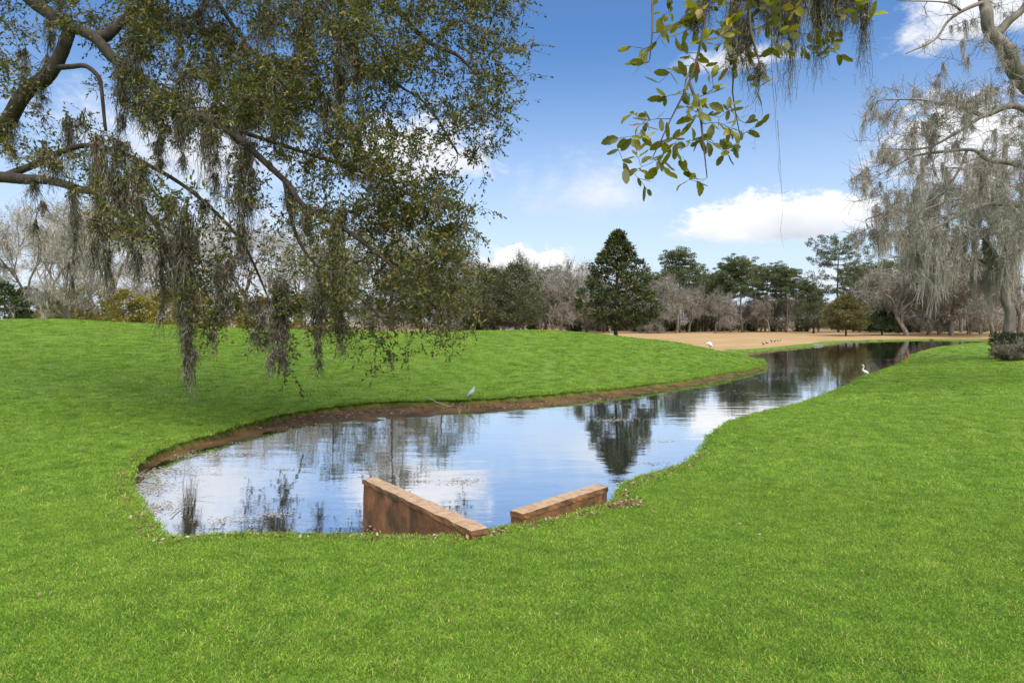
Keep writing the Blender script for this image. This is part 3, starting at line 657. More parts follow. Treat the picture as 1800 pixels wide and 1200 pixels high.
# ------------------------------------------------------------------ overhanging branch near the camera, top right
g = np.random.default_rng(5)
oak2 = empty('overhanging_oak'); prop(oak2, 'live oak branch with large olive leaves and moss hanging into the top of the view', 'tree')
sk = Skel(); bx, by = 5.2, -4.2
limb(sk, [(bx, by, gz(bx, by) - .2), (bx + .05, by, 1.5), (bx - .1, by + .1, 3.2), (bx + .1, by, 5.2)], .42, .25, oak2, MT['bark'], 'trunk', 12)
limb(sk, [(bx - .1, by + .1, 3.2), (4.3, -2.2, 4.4), (3.0, .2, 4.9), (1.9, 2.0, 4.55), at(1390, -75, 2.95), at(1300, -45, 2.9), at(1190, -60, 2.85)], .13, .02, oak2, MT['bark'])
TW = [[(1240, -55, 2.88), (1237, 60, 2.8), (1222, 110, 2.75), (1212, 145, 2.75), (1186, 195, 2.72), (1165, 240, 2.7), (1148, 275, 2.68)], [(1212, 145, 2.75), (1230, 200, 2.7), (1236, 250, 2.68), (1243, 312, 2.66)],
      [(1190, -60, 2.85), (1150, -10, 2.75), (1147, 50, 2.7), (1142, 105, 2.7)], [(1320, -50, 2.9), (1318, 40, 2.85), (1330, 90, 2.8), (1338, 125, 2.78)], [(1290, -45, 2.9), (1300, 60, 2.95), (1287, 150, 2.95), (1300, 235, 2.95)],
      [(1390, -70, 2.95), (1420, 20, 3.0), (1455, 80, 3.0)], [(1390, -70, 2.95), (1480, -30, 3.1), (1520, 40, 3.1)]]
for tw in TW: limb(sk, [at(*q) for q in tw], .0065, .002, oak2, MT['twig'], 'twig', 6, .004)
lc = [((1150, 245), 34, 26, 2.7), ((1125, 280), 22, 8, 2.68), ((1165, 270), 22, 12, 2.68), ((1245, 318), 12, 5, 2.66), ((1215, 285), 22, 7, 2.68), ((1236, 215), 26, 16, 2.7), ((1205, 235), 26, 14, 2.7), ((1255, 170), 22, 14, 2.72), ((1210, 135), 22, 12, 2.75),
      ((1135, 90), 14, 7, 2.7), ((1145, 30), 20, 10, 2.72), ((1220, 75), 24, 12, 2.8), ((1185, 30), 28, 14, 2.8), ((1230, 15), 28, 18, 2.85), ((1290, 15), 30, 18, 2.88), ((1340, 15), 30, 16, 2.88), ((1275, 110), 20, 8, 2.9), ((1335, 110), 20, 8, 2.8), ((1345, 60), 24, 8, 2.85),
      ((1292, 250), 12, 5, 2.95), ((1330, 215), 10, 3, 2.95), ((1310, 170), 18, 6, 2.9), ((1410, 30), 30, 12, 3.0), ((1465, 90), 20, 7, 3.0), ((1420, 5), 40, 14, 3.0), ((1150, 140), 16, 4, 2.7), ((1380, 45), 30, 14, 2.95), ((1440, 55), 30, 14, 3.0), ((1490, 25), 26, 12, 3.05), ((1350, 95), 22, 8, 2.85), ((1250, 45), 30, 14, 2.85), ((1300, 60), 26, 12, 2.9)]
tips = np.concatenate([np.array([at(cx + g.normal() * rr, cy + g.normal() * rr, dd + g.normal() * .08) for _ in range(max(3, int(n * .62)))]) for (cx, cy), rr, n, dd in lc])
mb = MB(); polys = grow(sk, tips, g, mb, .004, .05, .0011, .03, .3, .006, 4); prop(mb.build('twiglets', MT['twig'], oak2), kind='stuff')
MT['leaf_near'] = None
m, t, b = mat('broad_oak_leaf'); MT['leaf_near'] = m
oi = t.nodes.new('ShaderNodeObjectInfo'); n1 = tnoise(t, 60, 4, .6)
c = ramp(t, oi.outputs['Random'], [(0, (.085, .095, .012)), (.4, (.16, .165, .018)), (.75, (.26, .245, .030)), (.93, (.34, .30, .05)), (1, (.30, .10, .04))])
c = mixc(t, ramp(t, n1, [(.52, (0, 0, 0)), (.72, (.55, .55, .55))]), c, (.10, .055, .015)); t.links.new(c, b.inputs['Base Color']); b.inputs['Roughness'].default_value = .4
tr = t.nodes.new('ShaderNodeBsdfTranslucent'); t.links.new(mixc(t, 1.0, c, (1.6, 1.55, .8), 'MULTIPLY'), tr.inputs[0]); ms = t.nodes.new('ShaderNodeMixShader'); ms.inputs[0].default_value = .5
t.links.new(b.outputs[0], ms.inputs[1]); t.links.new(tr.outputs[0], ms.inputs[2]); t.links.new(ms.outputs[0], t.nodes['Material Output'].inputs[0])
leaf_me = []
for v in range(5):
    n = 9; u = np.linspace(0, 1, n); wv = np.sin(np.pi * np.clip(u, 0, 1) ** (.9 + .25 * v / 4)) ** .55 * (.36 + .045 * v) * (1 + .07 * g.normal(size=n)); wv[0] = .015; wv[-1] = .02
    bend = (.08 - .11 * v) * u ** 2 + .03 * np.sin(u * 7 + v); rows = []
    for i in range(n):
        for q_, lift in ((-1, .12), (-.5, .05), (0, 0), (.5, .05), (1, .12)): rows.append((u[i], q_ * wv[i] * .5 * 1.9 / 1.9, bend[i] + lift * wv[i]))
    qd = [(i * 5 + k, (i + 1) * 5 + k, (i + 1) * 5 + k + 1, i * 5 + k + 1) for i in range(n - 1) for k in range(4)]
    mb = MB(); mb.add(rows, qd); st = curve([(-.14, 0, .02), (-.07, 0, 0), (0.03, 0, 0)], 4); mb.tube(st, .012, 4); leaf_me.append(mb.mesh('leaf', MT['leaf_near']))
cnt = 0; extra = MB(); polys = [polys[i] for i in g.permutation(len(polys))]
for c in polys:
    n = 5 if len(c) > 4 else 4
    for k in range(n):
        u = 1 if k == 0 else .35 + .6 * g.random(); x = u * (len(c) - 1); i0 = min(int(x), len(c) - 2); p = c[i0] + (c[i0 + 1] - c[i0]) * (x - i0)
        d = unit(unit(c[i0 + 1] - c[i0]) * (1.0 if k == 0 else .5) + g.normal(size=3) * np.array([.6, .45, .6]) + np.array([0, 0, -.1]))
        nr = unit(g.normal(size=3) * .7 + np.array([0, -.25, .8])); y = unit(np.cross(nr, d)); zc = np.cross(d, y); Ls = .058 * (.65 + .6 * g.random())
        if cnt >= 298:
            u_ = np.array([0, .25, .5, .75, 1.0]); w_ = np.array([.04, .20, .22, .20, .05]) * Ls; ce = p + np.outer(u_ * Ls, d); va, vb = ce + np.outer(w_, y), ce - np.outer(w_, y)
            extra.add(np.vstack([va, vb]), [(k_, k_ + 1, k_ + 6, k_ + 5) for k_ in range(4)]); continue
        o = bpy.data.objects.new('leaf', leaf_me[g.integers(0, 5)]); C.objects.link(o); o.parent = oak2
        o.matrix_local = Matrix(((d[0] * Ls, y[0] * Ls, zc[0] * Ls, p[0]), (d[1] * Ls, y[1] * Ls, zc[1] * Ls, p[1]), (d[2] * Ls, y[2] * Ls, zc[2] * Ls, p[2]), (0, 0, 0, 1))) @ Matrix.Translation((.12, 0, 0)); cnt += 1
if extra.n: prop(extra.build('more_leaves', MT['leaf_near'], oak2), kind='stuff')
for px, y0, y1, wpx, d, n in [(1300, 0, 110, 22, 2.9, 110), (1310, 40, 190, 14, 2.95, 80), (1345, -20, 60, 30, 2.9, 120), (1372, -40, 110, 26, 2.95, 150), (1395, -40, 195, 26, 2.95, 170), (1440, -30, 150, 30, 3.0, 150), (1470, -30, 90, 26, 3.05, 120), (1505, -30, 60, 24, 3.1, 110), (1522, -30, 160, 12, 3.1, 80), (1240, -30, 70, 26, 2.85, 90), (1205, 0, 60, 14, 2.8, 50), (1345, 120, 270, 5, 2.8, 5), (1358, -20, 470, 6, 2.9, 5), (1280, 60, 130, 14, 2.9, 60), (1320, 120, 175, 12, 2.8, 50)]:
    q = at(px, y0, d) if y0 < 0 else sk.p[np.linalg.norm(sk.p[:sk.n] - at(px, y0, d), axis=1).argmin()]
    mb = MB(); mb.quads(moss(q, (y1 - y0) / F * d, wpx / F * d, int(n * 1.8), g, .0016, 16, .006)); mb.build('moss', MT['moss'], oak2)

# ------------------------------------------------------------------ mossy bare trees on the right
def mossy(root, sk, tips, g, n_twiglet, tl, mossn, mL, mw, mstr, rmax, rtip, step, mossmat, bud=0, maxparts=60, wob=.03):
    mb = MB(); polys = grow(sk, tips, g, mb, rmax, .02, rtip, step, .4, .014)
    for c in polys:
        for _ in range(n_twiglet):
            i = g.integers(len(c) // 3, len(c)); d = unit(unit(c[-1] - c[0]) * .5 + g.normal(size=3) * .7 + np.array([0, 0, .1])); l = tl * (.4 + g.random())
            mb.tube(np.array([c[i], c[i] + d * l * .5 + g.normal(size=3) * .06 * l, c[i] + d * l + g.normal(size=3) * .1 * l]), [rtip, rtip * .8, rtip * .5], 3, False)
    mb.build('twigs', MT['twig_grey'], root)
    al = np.concatenate([c[len(c) // 4:] for c in polys]); hang = g.choice(len(al), min(mossn, len(al)), replace=False); rest = MB(); k = 0
    for i in hang:
        L = mL * (.25 + g.random() ** 2 * 1.0); q = moss(al[i], L, mw * (.5 + g.random()), int(mstr * (.5 + L / mL)), g, mw * .042, 7, wob)
        if k < maxparts and L > mL * .6: m2 = MB(); m2.quads(q); m2.build('moss', mossmat, root); k += 1
        else: rest.quads(q)
    if rest.n: prop(rest.build('moss_wisps', mossmat, root), kind='stuff')
    if bud:
        i = g.choice(len(al), bud); p = al[i] + g.normal(size=(bud, 3)) * tl * .35; mb = MB(); s_ = rtip * 7
        mb.quads(leafquads(p, rvec(bud, g), rvec(bud, g), s_ * (.6 + .8 * g.random(bud)), s_ * .7 * np.ones(bud))); prop(mb.build('red_buds', MT['bud'], root), kind='stuff')
    return polys
g = np.random.default_rng(21)
tb = empty('bare_mossy_tree'); prop(tb, 'bare tree leaning in from the right edge with thick grey limbs, red buds and moss', 'tree')
sk = Skel(); D = 25.0; bx, by = (1960 - 900) / F * D, D
limb(sk, [(bx, by, gz(bx, by) - .3), (bx - .1, by, 3), (bx - .2, by, 6.5), at(1905, 230, 25), at(1880, 60, 25), at(1860, -120, 25)], .48, .22, tb, MT['bark_grey'], 'trunk', 12, .05)
for Pts, r0, r1 in [([at(1905, 240, 25), at(1800, 140, 24.5), at(1768, 94, 24.3), at(1747, 57, 24.2), at(1733, 32, 24.2), at(1728, 0, 24.2), at(1715, -120, 24.2)], .30, .14),
    ([at(1750, 62, 24.3), at(1775, 35, 24.2), at(1805, 5, 24.2), at(1830, -80, 24)], .16, .09), ([at(1730, 5, 24.2), at(1690, 22, 24), at(1665, 38, 24), at(1640, 70, 23.8), at(1592, 95, 23.6)], .075, .02), ([at(1690, 20, 24), at(1660, 5, 23.8), at(1575, 0, 23.6)], .045, .015),
    ([at(1915, 300, 25), at(1800, 190, 24), at(1730, 204, 23.8), at(1680, 185, 23.6), at(1640, 178, 23.4), at(1540, 178, 23.2)], .13, .02), ([at(1730, 204, 23.8), at(1680, 235, 23.5), at(1620, 260, 23.3), at(1545, 262, 23.2)], .07, .018),
    ([at(1925, 360, 25), at(1800, 292, 24), at(1740, 282, 23.8), at(1700, 264, 23.6), at(1620, 270, 23.4), at(1560, 300, 23.2)], .12, .02), ([at(1925, 400, 25), at(1800, 360, 24), at(1720, 365, 23.8), at(1640, 400, 23.6), at(1600, 405, 23.5)], .13, .025),
    ([at(1700, 264, 23.6), at(1680, 310, 23.4), at(1640, 350, 23.2), at(1560, 372, 23), at(1520, 388, 23)], .05, .015), ([at(1640, 230, 23.4), at(1600, 240, 23.3), at(1570, 235, 23)], .03, .012)]:
    limb(sk, Pts, r0, r1, tb, MT['bark_grey'], jit=.06)
tips = np.concatenate([sample([(1950, -150), (1650, -150), (1590, 60), (1640, 120), (1700, 90), (1790, 180), (1950, 200)], 240, 22.5, 26, g, (-.9, -.1), 4, 30, 18), sample([(1950, 130), (1660, 150), (1515, 180), (1570, 230), (1535, 300), (1520, 400), (1580, 440), (1950, 450)], 640, 21.5, 27, g, (-.9, .2), 5, 34, 14), sample([(1700, 180), (1520, 180), (1520, 400), (1620, 430)], 60, 22, 24, g, (-.9, .2), 3, 20, 12)])
mossy(tb, sk, tips, g, 10, .5, 600, 1.0, .22, 24, .05, .008, .3, MT['moss_grey'], 700, 90, .035)

g = np.random.default_rng(22)
ta = empty('bare_mossy_tree'); prop(ta, 'bare tree behind the black fence draped in long grey moss', 'tree')
sk = Skel(); D = 40.0; bx, by = (1774 - 900) / F * D, D
limb(sk, [(bx, by, gz(bx, by) - .3), at(1774, 560, D), at(1770, 520, D), at(1768, 470, D), at(1772, 410, D), at(1765, 330, D), at(1770, 250, D)], .33, .14, ta, MT['bark_grey'], 'trunk', 12, .05)
for Pts, r0, r1 in [([at(1769, 490, D), at(1745, 440, D), at(1700, 400, 39), at(1650, 410, 38), at(1590, 440, 37)], .17, .03), ([at(1770, 440, D), at(1730, 370, 39), at(1680, 350, 38), at(1620, 370, 37.5)], .15, .03), ([at(1769, 480, D), at(1800, 420, D), at(1850, 380, D), at(1920, 380, D)], .17, .03), ([at(1768, 360, D), at(1700, 300, 39.5), at(1640, 300, 39)], .11, .02), ([at(1770, 400, D), at(1820, 330, D), at(1880, 280, D)], .12, .03), ([at(1769, 500, D), at(1720, 455, 41), at(1660, 450, 42), at(1610, 455, 42)], .11, .02)]:
    limb(sk, Pts, r0, r1, ta, MT['bark_grey'], jit=.06)
tips = np.concatenate([sample([(1950, 260), (1600, 280), (1560, 380), (1570, 450), (1640, 480), (1740, 500), (1800, 520), (1950, 500)], 330, 37, 43, g, (-.9, .3), 5, 26, 12)])
mossy(ta, sk, tips, g, 8, .7, 560, 2.6, .42, 30, .06, .015, .4, MT['moss_grey'], 500, 90, .05)

# ------------------------------------------------------------------ kinds of background tree (built once, then copied)
PROTO = {}
def stash(key, parts): PROTO[key] = parts          # list of (part name, mesh, kind)
def place(key, name, x, y, s=1.0, rz=0.0, label='', cat='tree', group=None, sz=None):
    o = empty(name, (x, y, gz(x, y) - .05), rz); o.scale = (s, s, sz or s); prop(o, label, cat, group)
    for pn, me, kd in PROTO[key]:
        c = bpy.data.objects.new(pn, me); C.objects.link(c); c.parent = o
        if kd: c['kind'] = kd
    return o
def pine(seed, h=22, cr=4.2, flat=.55, crown=.45):
    g = np.random.default_rng(seed); tr = MB(); fo = MB(); lim = MB()
    c = curve([(0, 0, -.3), (g.normal() * .3, g.normal() * .3, h * .35), (g.normal() * .5, g.normal() * .5, h * .7), (g.normal() * .6, g.normal() * .6, h * .96)], 16)
    tr.tube(c, np.linspace(.34, .07, 16), 8)
    nb = 54
    for k in range(nb):
        u = 1 - crown * (k / nb) ** .9; p = c[min(15, int(u * 15))]; th = k * 2.4 + g.normal() * .4; ru = (1 - u) / crown
        L = cr * (.35 + .75 * math.sin(min(1, ru * 1.15 + .22) * math.pi * .62)) * (.7 + .5 * g.random())
        if g.random() < .22 * ru * 2: continue
        d = np.array([math.cos(th), math.sin(th), .45 - .35 * ru]); e = p + d * L; mid = p + d * L * .5 + np.array([0, 0, -.1 * L])
        br = curve([p, mid, e], 6); lim.tube(br, np.linspace(.09, .025, 6), 4, False)
        for q in range(4):
            f = (.5, .72, .9, 1.02)[q]; cc = br[min(5, int(f * 5))] + g.normal(size=3) * np.array([.55, .55, .25]); n = 74
            v = rvec(n, g) * (g.random(n) ** .4)[:, None] * np.array([.8, .8, flat * .62]) * (.7 + .6 * g.random()) + cc
            dirs = unit((v - cc) + np.array([0, 0, .45]) + g.normal(size=(n, 3)) * .4)
            fo.quads(leafquads(v, dirs, rvec(n, g), .36 + .22 * g.random(n), np.full(n, .16), .1))
    return [('trunk', tr.mesh('trunk', MT['bark_pine']), None), ('limbs', lim.mesh('limbs', MT['bark_pine']), None), ('crown', fo.mesh('crown', MT['needle']), 'stuff')]
def rec(g, mb, p, d, L, r, lev, maxl, out, up=.12, spread=.55, k0=3):
    n = 5; pts = [np.array(p)]; dd = np.array(d)
    for i in range(n - 1):
        dd = unit(dd + g.normal(size=3) * .16 + np.array([0, 0, up * (.5 if lev < 2 else .2)])); pts.append(pts[-1] + dd * L / (n - 1))
    pts = np.array(pts); mb.tube(pts, np.linspace(r, r * .62, n), 7 if lev == 0 else (5 if lev < 3 else 3), False); out.append((lev, pts))
    if lev >= maxl: return
    for i in range(k0 if lev else k0 + 2):
        f = .55 + .45 * g.random() if i else 1.0; q = pts[min(n - 1, int(f * (n - 1) + .5))]
        d2 = unit(dd + g.normal(size=3) * spread); d2[2] = max(d2[2], -.15)
        rec(g, mb, q, d2, L * (.62 + .22 * g.random()), r * .60 * (.7 + .4 * g.random()), lev + 1, maxl, out, up, spread, k0)
def bare(seed, h=15, mossy_=1.0, mm='moss_far', trunk=.27, leaf=None, base=.24, mw=.030):
    g = np.random.default_rng(seed); mb = MB(); out = []
    rec(g, mb, (0, 0, -.3), unit(np.array([g.normal() * .1, g.normal() * .1, 1])), h * base, trunk, 0, 5, out, .15, .62)
    parts = [('trunk', mb.mesh('trunk', MT['bark_grey']), None)]
    fine = np.concatenate([q for l, q in out if l >= 3]); tips = np.concatenate([q[-1:] for l, q in out if l == 5]); tw = MB()
    n = 5200; i = g.integers(0, len(fine), n); d = unit(g.normal(size=(n, 3)) + np.array([0, 0, .35])); tw.quads(leafquads(fine[i], d, rvec(n, g), .5 + .7 * g.random(n), np.full(n, .038), 0))
    parts.append(('twigs', tw.mesh('twigs', MT['twig_grey']), 'stuff'))
    if mossy_:
        ms_ = MB(); mid = np.concatenate([q for l, q in out if l >= (3 if base > .3 else 2)]); n = int(520 * mossy_); i = g.integers(0, len(mid), n)
        for p in mid[i]: ms_.quads(moss(p, .5 + 1.7 * g.random() ** 2, .22, 5, g, mw, 5, .05))
        parts.append(('moss', ms_.mesh('moss', MT[mm]), 'stuff'))
    if leaf:
        lf = MB(); n = 9000; i = g.integers(0, len(fine), n); p = fine[i] + g.normal(size=(n, 3)) * .5; lf.quads(leafquads(p, rvec(n, g), rvec(n, g), .25 + .2 * g.random(n), .14 + .1 * g.random(n))); parts.append(('crown', lf.mesh('crown', MT[leaf]), 'stuff'))
    return parts
def clumpy(seed, trunk_h, rows, leaf, ls, n, bark='bark', r=.3, sub=.32, up=.4):
    """evergreen with trunk and a crown of leaf clumps; rows: (height, radius) of the outline"""
    g = np.random.default_rng(seed); tr = MB(); fo = MB(); lim = MB(); hs, rs = np.array(rows).T; top = hs.max()
    c = curve([(0, 0, -.3), (g.normal() * .1, g.normal() * .1, trunk_h), (0, 0, top * .92)], 12); tr.tube(c, np.linspace(r, .04, 12), 9)
    for k in range(n):
        h = hs.min() + (top - hs.min()) * g.random() ** 1.15; R_ = np.interp(h, hs, rs); th = g.random() * 6.283; rr = R_ * (.45 + .58 * g.random() ** .6) * (.84 + .13 * math.sin(th * 3 + h) + .11 * math.sin(th * 2 - h * 1.6 + seed) + .22 * g.random())
        cc = np.array([rr * math.cos(th), rr * math.sin(th), h]); q = np.array([0, 0, max(trunk_h * .8, h - rr * .35)])
        if k % 3 == 0: lim.tube(curve([q, (q + cc) / 2 + np.array([0, 0, -.05 * rr]), cc], 5), np.linspace(.06, .015, 5) * r / .3, 4, False)
        m_ = 46; sz = sub * (.6 + .7 * g.random()) * rs.max() * .55
        v = cc + rvec(m_, g) * (g.random(m_) ** .5)[:, None] * np.array([sz, sz, sz * .75]); dr = unit((v - cc) * 1.2 / sz + unit(np.array([cc[0], cc[1], 0]) + 1e-6) * .6 + np.array([0, 0, up]) + g.normal(size=(m_, 3)) * .5)
        fo.quads(leafquads(v, dr, unit(rvec(m_, g) + np.array([0, 0, 1.0])), ls * (.7 + .6 * g.random(m_)), ls * .45 * np.ones(m_)))
    return [('trunk', tr.mesh('trunk', MT[bark]), None), ('limbs', lim.mesh('limbs', MT[bark]), None), ('crown', fo.mesh('crown', MT[leaf]), 'stuff')]
for k in range(4): stash('pine%d' % k, pine(100 + k, 22, 4.0 + .4 * k, .55, .42 + .06 * k))
stash('pinewide', pine(131, 26, 7.2, 1.0, .62))
for k in range(4): stash('bare%d' % k, bare(200 + k, 15, .75))
for k in range(2): stash('barered%d' % k, bare(220 + k, 15, .45, leaf=None))
for k in range(3): stash('pale%d' % k, bare(240 + k, 14, .8, 'moss_pale', .30, base=.40, mw=.022))
for k in range(3): stash('oak%d' % k, clumpy(260 + k, 2.6, [(2.2, 3.2), (4, 5.4), (7, 6.0), (10, 4.6), (12.5, 1.6), (13.2, .3)], 'leaf_oak_far', .42, 230, 'bark', .45))
for k in range(3): stash('oakopen%d' % k, clumpy(270 + k, 3.0, [(2.6, 3.4), (5, 5.6), (8, 6.4), (11, 5.0), (13, 2.2), (14, .3)], 'leaf_oak_far', .34, 105, 'bark', .4, .26))
stash('magnolia', clumpy(280, 1.6, [(1.5, 1.9), (2.4, 3.2), (3.6, 3.5), (5, 3.1), (6.5, 2.2), (7.8, 1.35), (8.8, .62), (9.4, .1)], 'leaf_mag', .30, 330, 'bark', .26, .20, .55))
stash('round', clumpy(290, 1.5, [(1.4, 2.6), (2.6, 4.0), (4.5, 4.1), (6, 3.0), (7.2, 1.4), (7.6, .3)], 'leaf_round', .30, 420, 'bark', .22, .24))
stash('cone', clumpy(291, 1.0, [(.9, 3.6), (2, 3.4), (3.4, 2.4), (4.6, 1.3), (5.6, .2)], 'leaf_cone', .36, 260, 'bark', .2, .22, .1))
for k in range(2): stash('yellow%d' % k, clumpy(300 + k, .6, [(.4, 2.2), (1.5, 2.8), (3, 2.4), (4.3, .9), (4.8, .2)], 'leaf_yel', .26, 130, 'bark_grey', .1))
stash('shrub', clumpy(310, .5, [(.3, 2.0), (1.5, 2.8), (3.5, 2.6), (5.5, 1.6), (6.3, .3)], 'leaf_shrub', .30, 170, 'bark', .12))

def px_at(px, d): return (px - 900) / F * d, d
def tree(key, name, px, d, s, label, group=None, sz=None):
    x, y = px_at(px, d); return place(key, name, x, y, s, random.random() * 6.28, label, 'tree', group, sz)
tree('magnolia', 'magnolia_tree', 1086, 58, 1.0, 'dark glossy magnolia with a cone-shaped crown alone on the fairway edge')
tree('round', 'evergreen_tree', 1487, 118, .92, 'rounded olive brown evergreen tree standing across the pond')
tree('cone', 'conifer_tree', 1552, 124, 1.0, 'small dark green cone-shaped conifer across the pond')
PI = [('pine0', 1195, 150, .86, 'tall thin pine with a high crown just right of the magnolia'), ('pine1', 1284, 155, .76, 'left pine of the cluster in the middle of the far tree line'), ('pine2', 1305, 152, .78, 'tallest pine of the cluster in the middle of the far tree line'),
      ('pine3', 1345, 156, .72, 'pine with an airy crown second from the right of the middle cluster'), ('pine0', 1382, 152, .68, 'rightmost pine of the middle cluster, below the long cloud'), ('pinewide', 1474, 152, .84, 'widest and biggest pine, with a broad crown above the round tree'),
      ('pine2', 1438, 158, .46, 'short pine left of the widest pine'), ('pine1', 1556, 150, .72, 'pine above the small cone-shaped conifer'), ('pine3', 1610, 158, .8, 'pine half hidden behind the mossy branches at right'), ('pine0', 1530, 165, .74, 'pine between the widest pine and the cone-shaped conifer'), ('pine2', 1228, 172, .66, 'low pine behind the tall thin pine')]
PI += [('pine%d' % (i_ % 4), px, d, s_, lb) for i_, (px, d, s_, lb) in enumerate([(1150, 168, .66, 'pine just right behind the magnolia crown'), (1172, 175, .70, 'pine left of the tall thin pine'), (1215, 162, .74, 'pine right next to the tall thin pine'), (1250, 170, .68, 'pine midway between the tall thin pine and the cluster'), (1266, 160, .62, 'low pine at the left foot of the middle cluster'), (1325, 166, .74, 'pine inside the middle cluster, behind its tallest'), (1362, 162, .70, 'pine inside the middle cluster, left of its rightmost'), (1402, 168, .60, 'low pine right after the middle cluster'), (1420, 160, .52, 'small pine at the left foot of the widest pine'), (1500, 160, .72, 'pine at the right shoulder of the widest pine'), (1580, 158, .78, 'pine right above the thick mossy trunk'), (960, 172, .74, 'pine rising behind the bare trees left of the magnolia')])]
for k, px, d, s_, lb in PI: tree(k, 'pine_tree', px, d, s_, lb, 'pines of the far tree line')
OK_ = [(868, 118, .86, 'dark evergreen oak at the left end of the far tree line beside the drooping oak'), (906, 112, .90, 'wide dark evergreen oak below the low cloud'), (845, 135, 1.0, 'dark evergreen oak partly behind the drooping oak leaves'), (985, 150, .8, 'evergreen oak left behind the magnolia'), (1160, 160, .72, 'evergreen oak right behind the magnolia'),
       (1240, 165, .74, 'evergreen oak between the tall thin pine and the pine cluster'), (1430, 140, .62, 'low evergreen oak left of the round tree'), (1345, 170, .55, 'low evergreen oak below the pine cluster')]
for i, (px, d, s_, lb) in enumerate(OK_): tree('oak%d' % (i % 3), 'evergreen_oak', px, d, s_, lb, 'evergreen oaks of the far tree line')
i = 0
for px in list(range(822, 1140, 14)) + list(range(1140, 1420, 24)) + [1405, 1445, 1505, 1520]:
    d = 140 + 42 * random.random(); s_ = (.72 + .34 * random.random()) * d / 150 * (1.12 if px < 1010 else (.85 if px > 1240 else .95)) * (.75 if px > 1300 else 1)
    s_ *= 1.45; tree(('barered%d' % (i % 2)) if i % 5 == 4 else 'bare%d' % (i % 4), 'bare_tree', px + random.uniform(-6, 6), d, s_, 'leafless grey brown tree with moss in the far tree line across the fairway', 'leafless trees of the far tree line'); i += 1
for px, d, s_, lb in [(1596, 118, 1.25, 'thick-trunked bare mossy tree just right of the small conifer'), (1672, 118, 1.3, 'straight thick bare trunk at the middle of the right-hand grove'), (1631, 124, 1.1, 'slender bare tree second in the right-hand grove'), (1650, 128, 1.1, 'curved bare tree beside the thick straight trunk'), (1702, 132, 1.15, 'bare tree right of the thick straight trunk'), (1724, 126, 1.1, 'bare tree nearest the fence in the right-hand grove'), (1580, 140, 1.2, 'bare mossy tree behind the small conifer'), (1745, 135, 1.2, 'bare tree at the fence end of the right-hand grove'), (1615, 150, 1.2, 'bare tree far back in the right-hand grove'), (1690, 150, 1.1, 'bare tree at the back of the right-hand grove'), (1790, 120, 1.2, 'bare tree at the right edge behind the fence')]:
    tree('bare%d' % (i % 4), 'bare_tree', px, d, s_ * 1.3, lb, 'right-hand grove'); i += 1
# left background, beyond the mound
LBG = [('pale0', 50, 66, .8, 'pale mossy tree with a forked leaning trunk at the left edge'), ('pale1', 135, 62, .62, 'dark thin trunked mossy tree left of two thick pale trunks'), ('pale2', 158, 74, .9, 'pale trunked mossy tree in the middle of three at left'), ('pale0', 197, 70, 1.0, 'thickest pale mossy trunk rising behind the left mound'), ('pale1', -30, 80, 1.0, 'pale mossy tree cut by the left edge'), ('pale2', 95, 95, 1.0, 'pale mossy tree behind the grey roof'),
       ('pale1', 255, 85, 1.0, 'pale mossy tree behind the hanging moss at left'), ('pale0', 330, 92, 1.0, 'pale mossy tree seen between the moss drapes'), ('pale2', 420, 98, 1.05, 'pale mossy tree behind the middle of the drooping oak'), ('pale1', 510, 95, 1.0, 'pale mossy tree behind the oak above the mound'), ('bare2', 600, 105, 1.1, 'grey mossy tree behind the right half of the oak'), ('pale0', 665, 100, 1.25, 'tall pale green mossy tree seen through the oak leaves'), ('bare1', 740, 115, 1.1, 'grey bare tree behind the tip of the drooping oak'), ('bare0', 790, 125, 1.1, 'grey bare tree where the oak meets the far tree line')]
for i_, (px, d, s_, lb) in enumerate([(585, 84, 1.15, 'large evergreen oak behind the mound seen through the drooping oak, left of two'), (690, 80, 1.2, 'large evergreen oak behind the mound seen through the drooping oak, near its tip'), (775, 92, 1.05, 'evergreen oak behind the mound at the tip of the drooping oak')]): tree('oakopen%d' % i_, 'evergreen_oak', px, d, s_, lb, 'evergreen oaks beyond the mound')
for k, px, d, s_, lb in LBG: tree(k, 'mossy_tree', px, d, s_ * (1.05 if k[:4] == 'pale' else 1.4), lb, 'mossy trees beyond the left mound')
for px, d, s_, lb in [(8, 58, .8, 'dark green shrub at the left edge behind the mound'), (52, 70, .85, 'dark green shrub behind the forked pale trunk')]:
    x, y = px_at(px, d); place('shrub', 'evergreen_shrub', x, y, s_, 0, lb, 'shrub', 'dark shrubs beyond the mound')
for k_, (px, d, s_) in enumerate([(92, 64, 1.0), (122, 72, 1.1), (222, 64, 1.0), (250, 66, .9), (290, 70, 1.1), (340, 80, 1.2), (400, 84, 1.2), (460, 86, 1.1), (160, 84, 1.35), (530, 88, 1.1)]):
    x, y = px_at(px, d); place('yellow%d' % (k_ % 2), 'yellow_shrub', x, y, s_, k_, 'yellow green shrub among the pale mossy trees beyond the left mound', 'shrub', 'yellow green shrubs beyond the mound')
for i_, (px, d, s_) in enumerate([(830, 120, .6), (862, 128, .5), (940, 150, .55), (1010, 158, .6), (1060, 165, .7), (1125, 160, .65), (1180, 168, .6), (1215, 160, .5), (1265, 170, .7), (1320, 172, .6), (1365, 165, .55), (1410, 160, .6), (1600, 150, .55), (1660, 155, .6), (1715, 150, .6)]):
    x, y = px_at(px, d); place('shrub', 'evergreen_shrub', x, y, s_ * 1.2, i_, 'low dark evergreen shrub between the trunks of the far tree line', 'shrub', 'understory shrubs of the far tree line', s_ * .8)
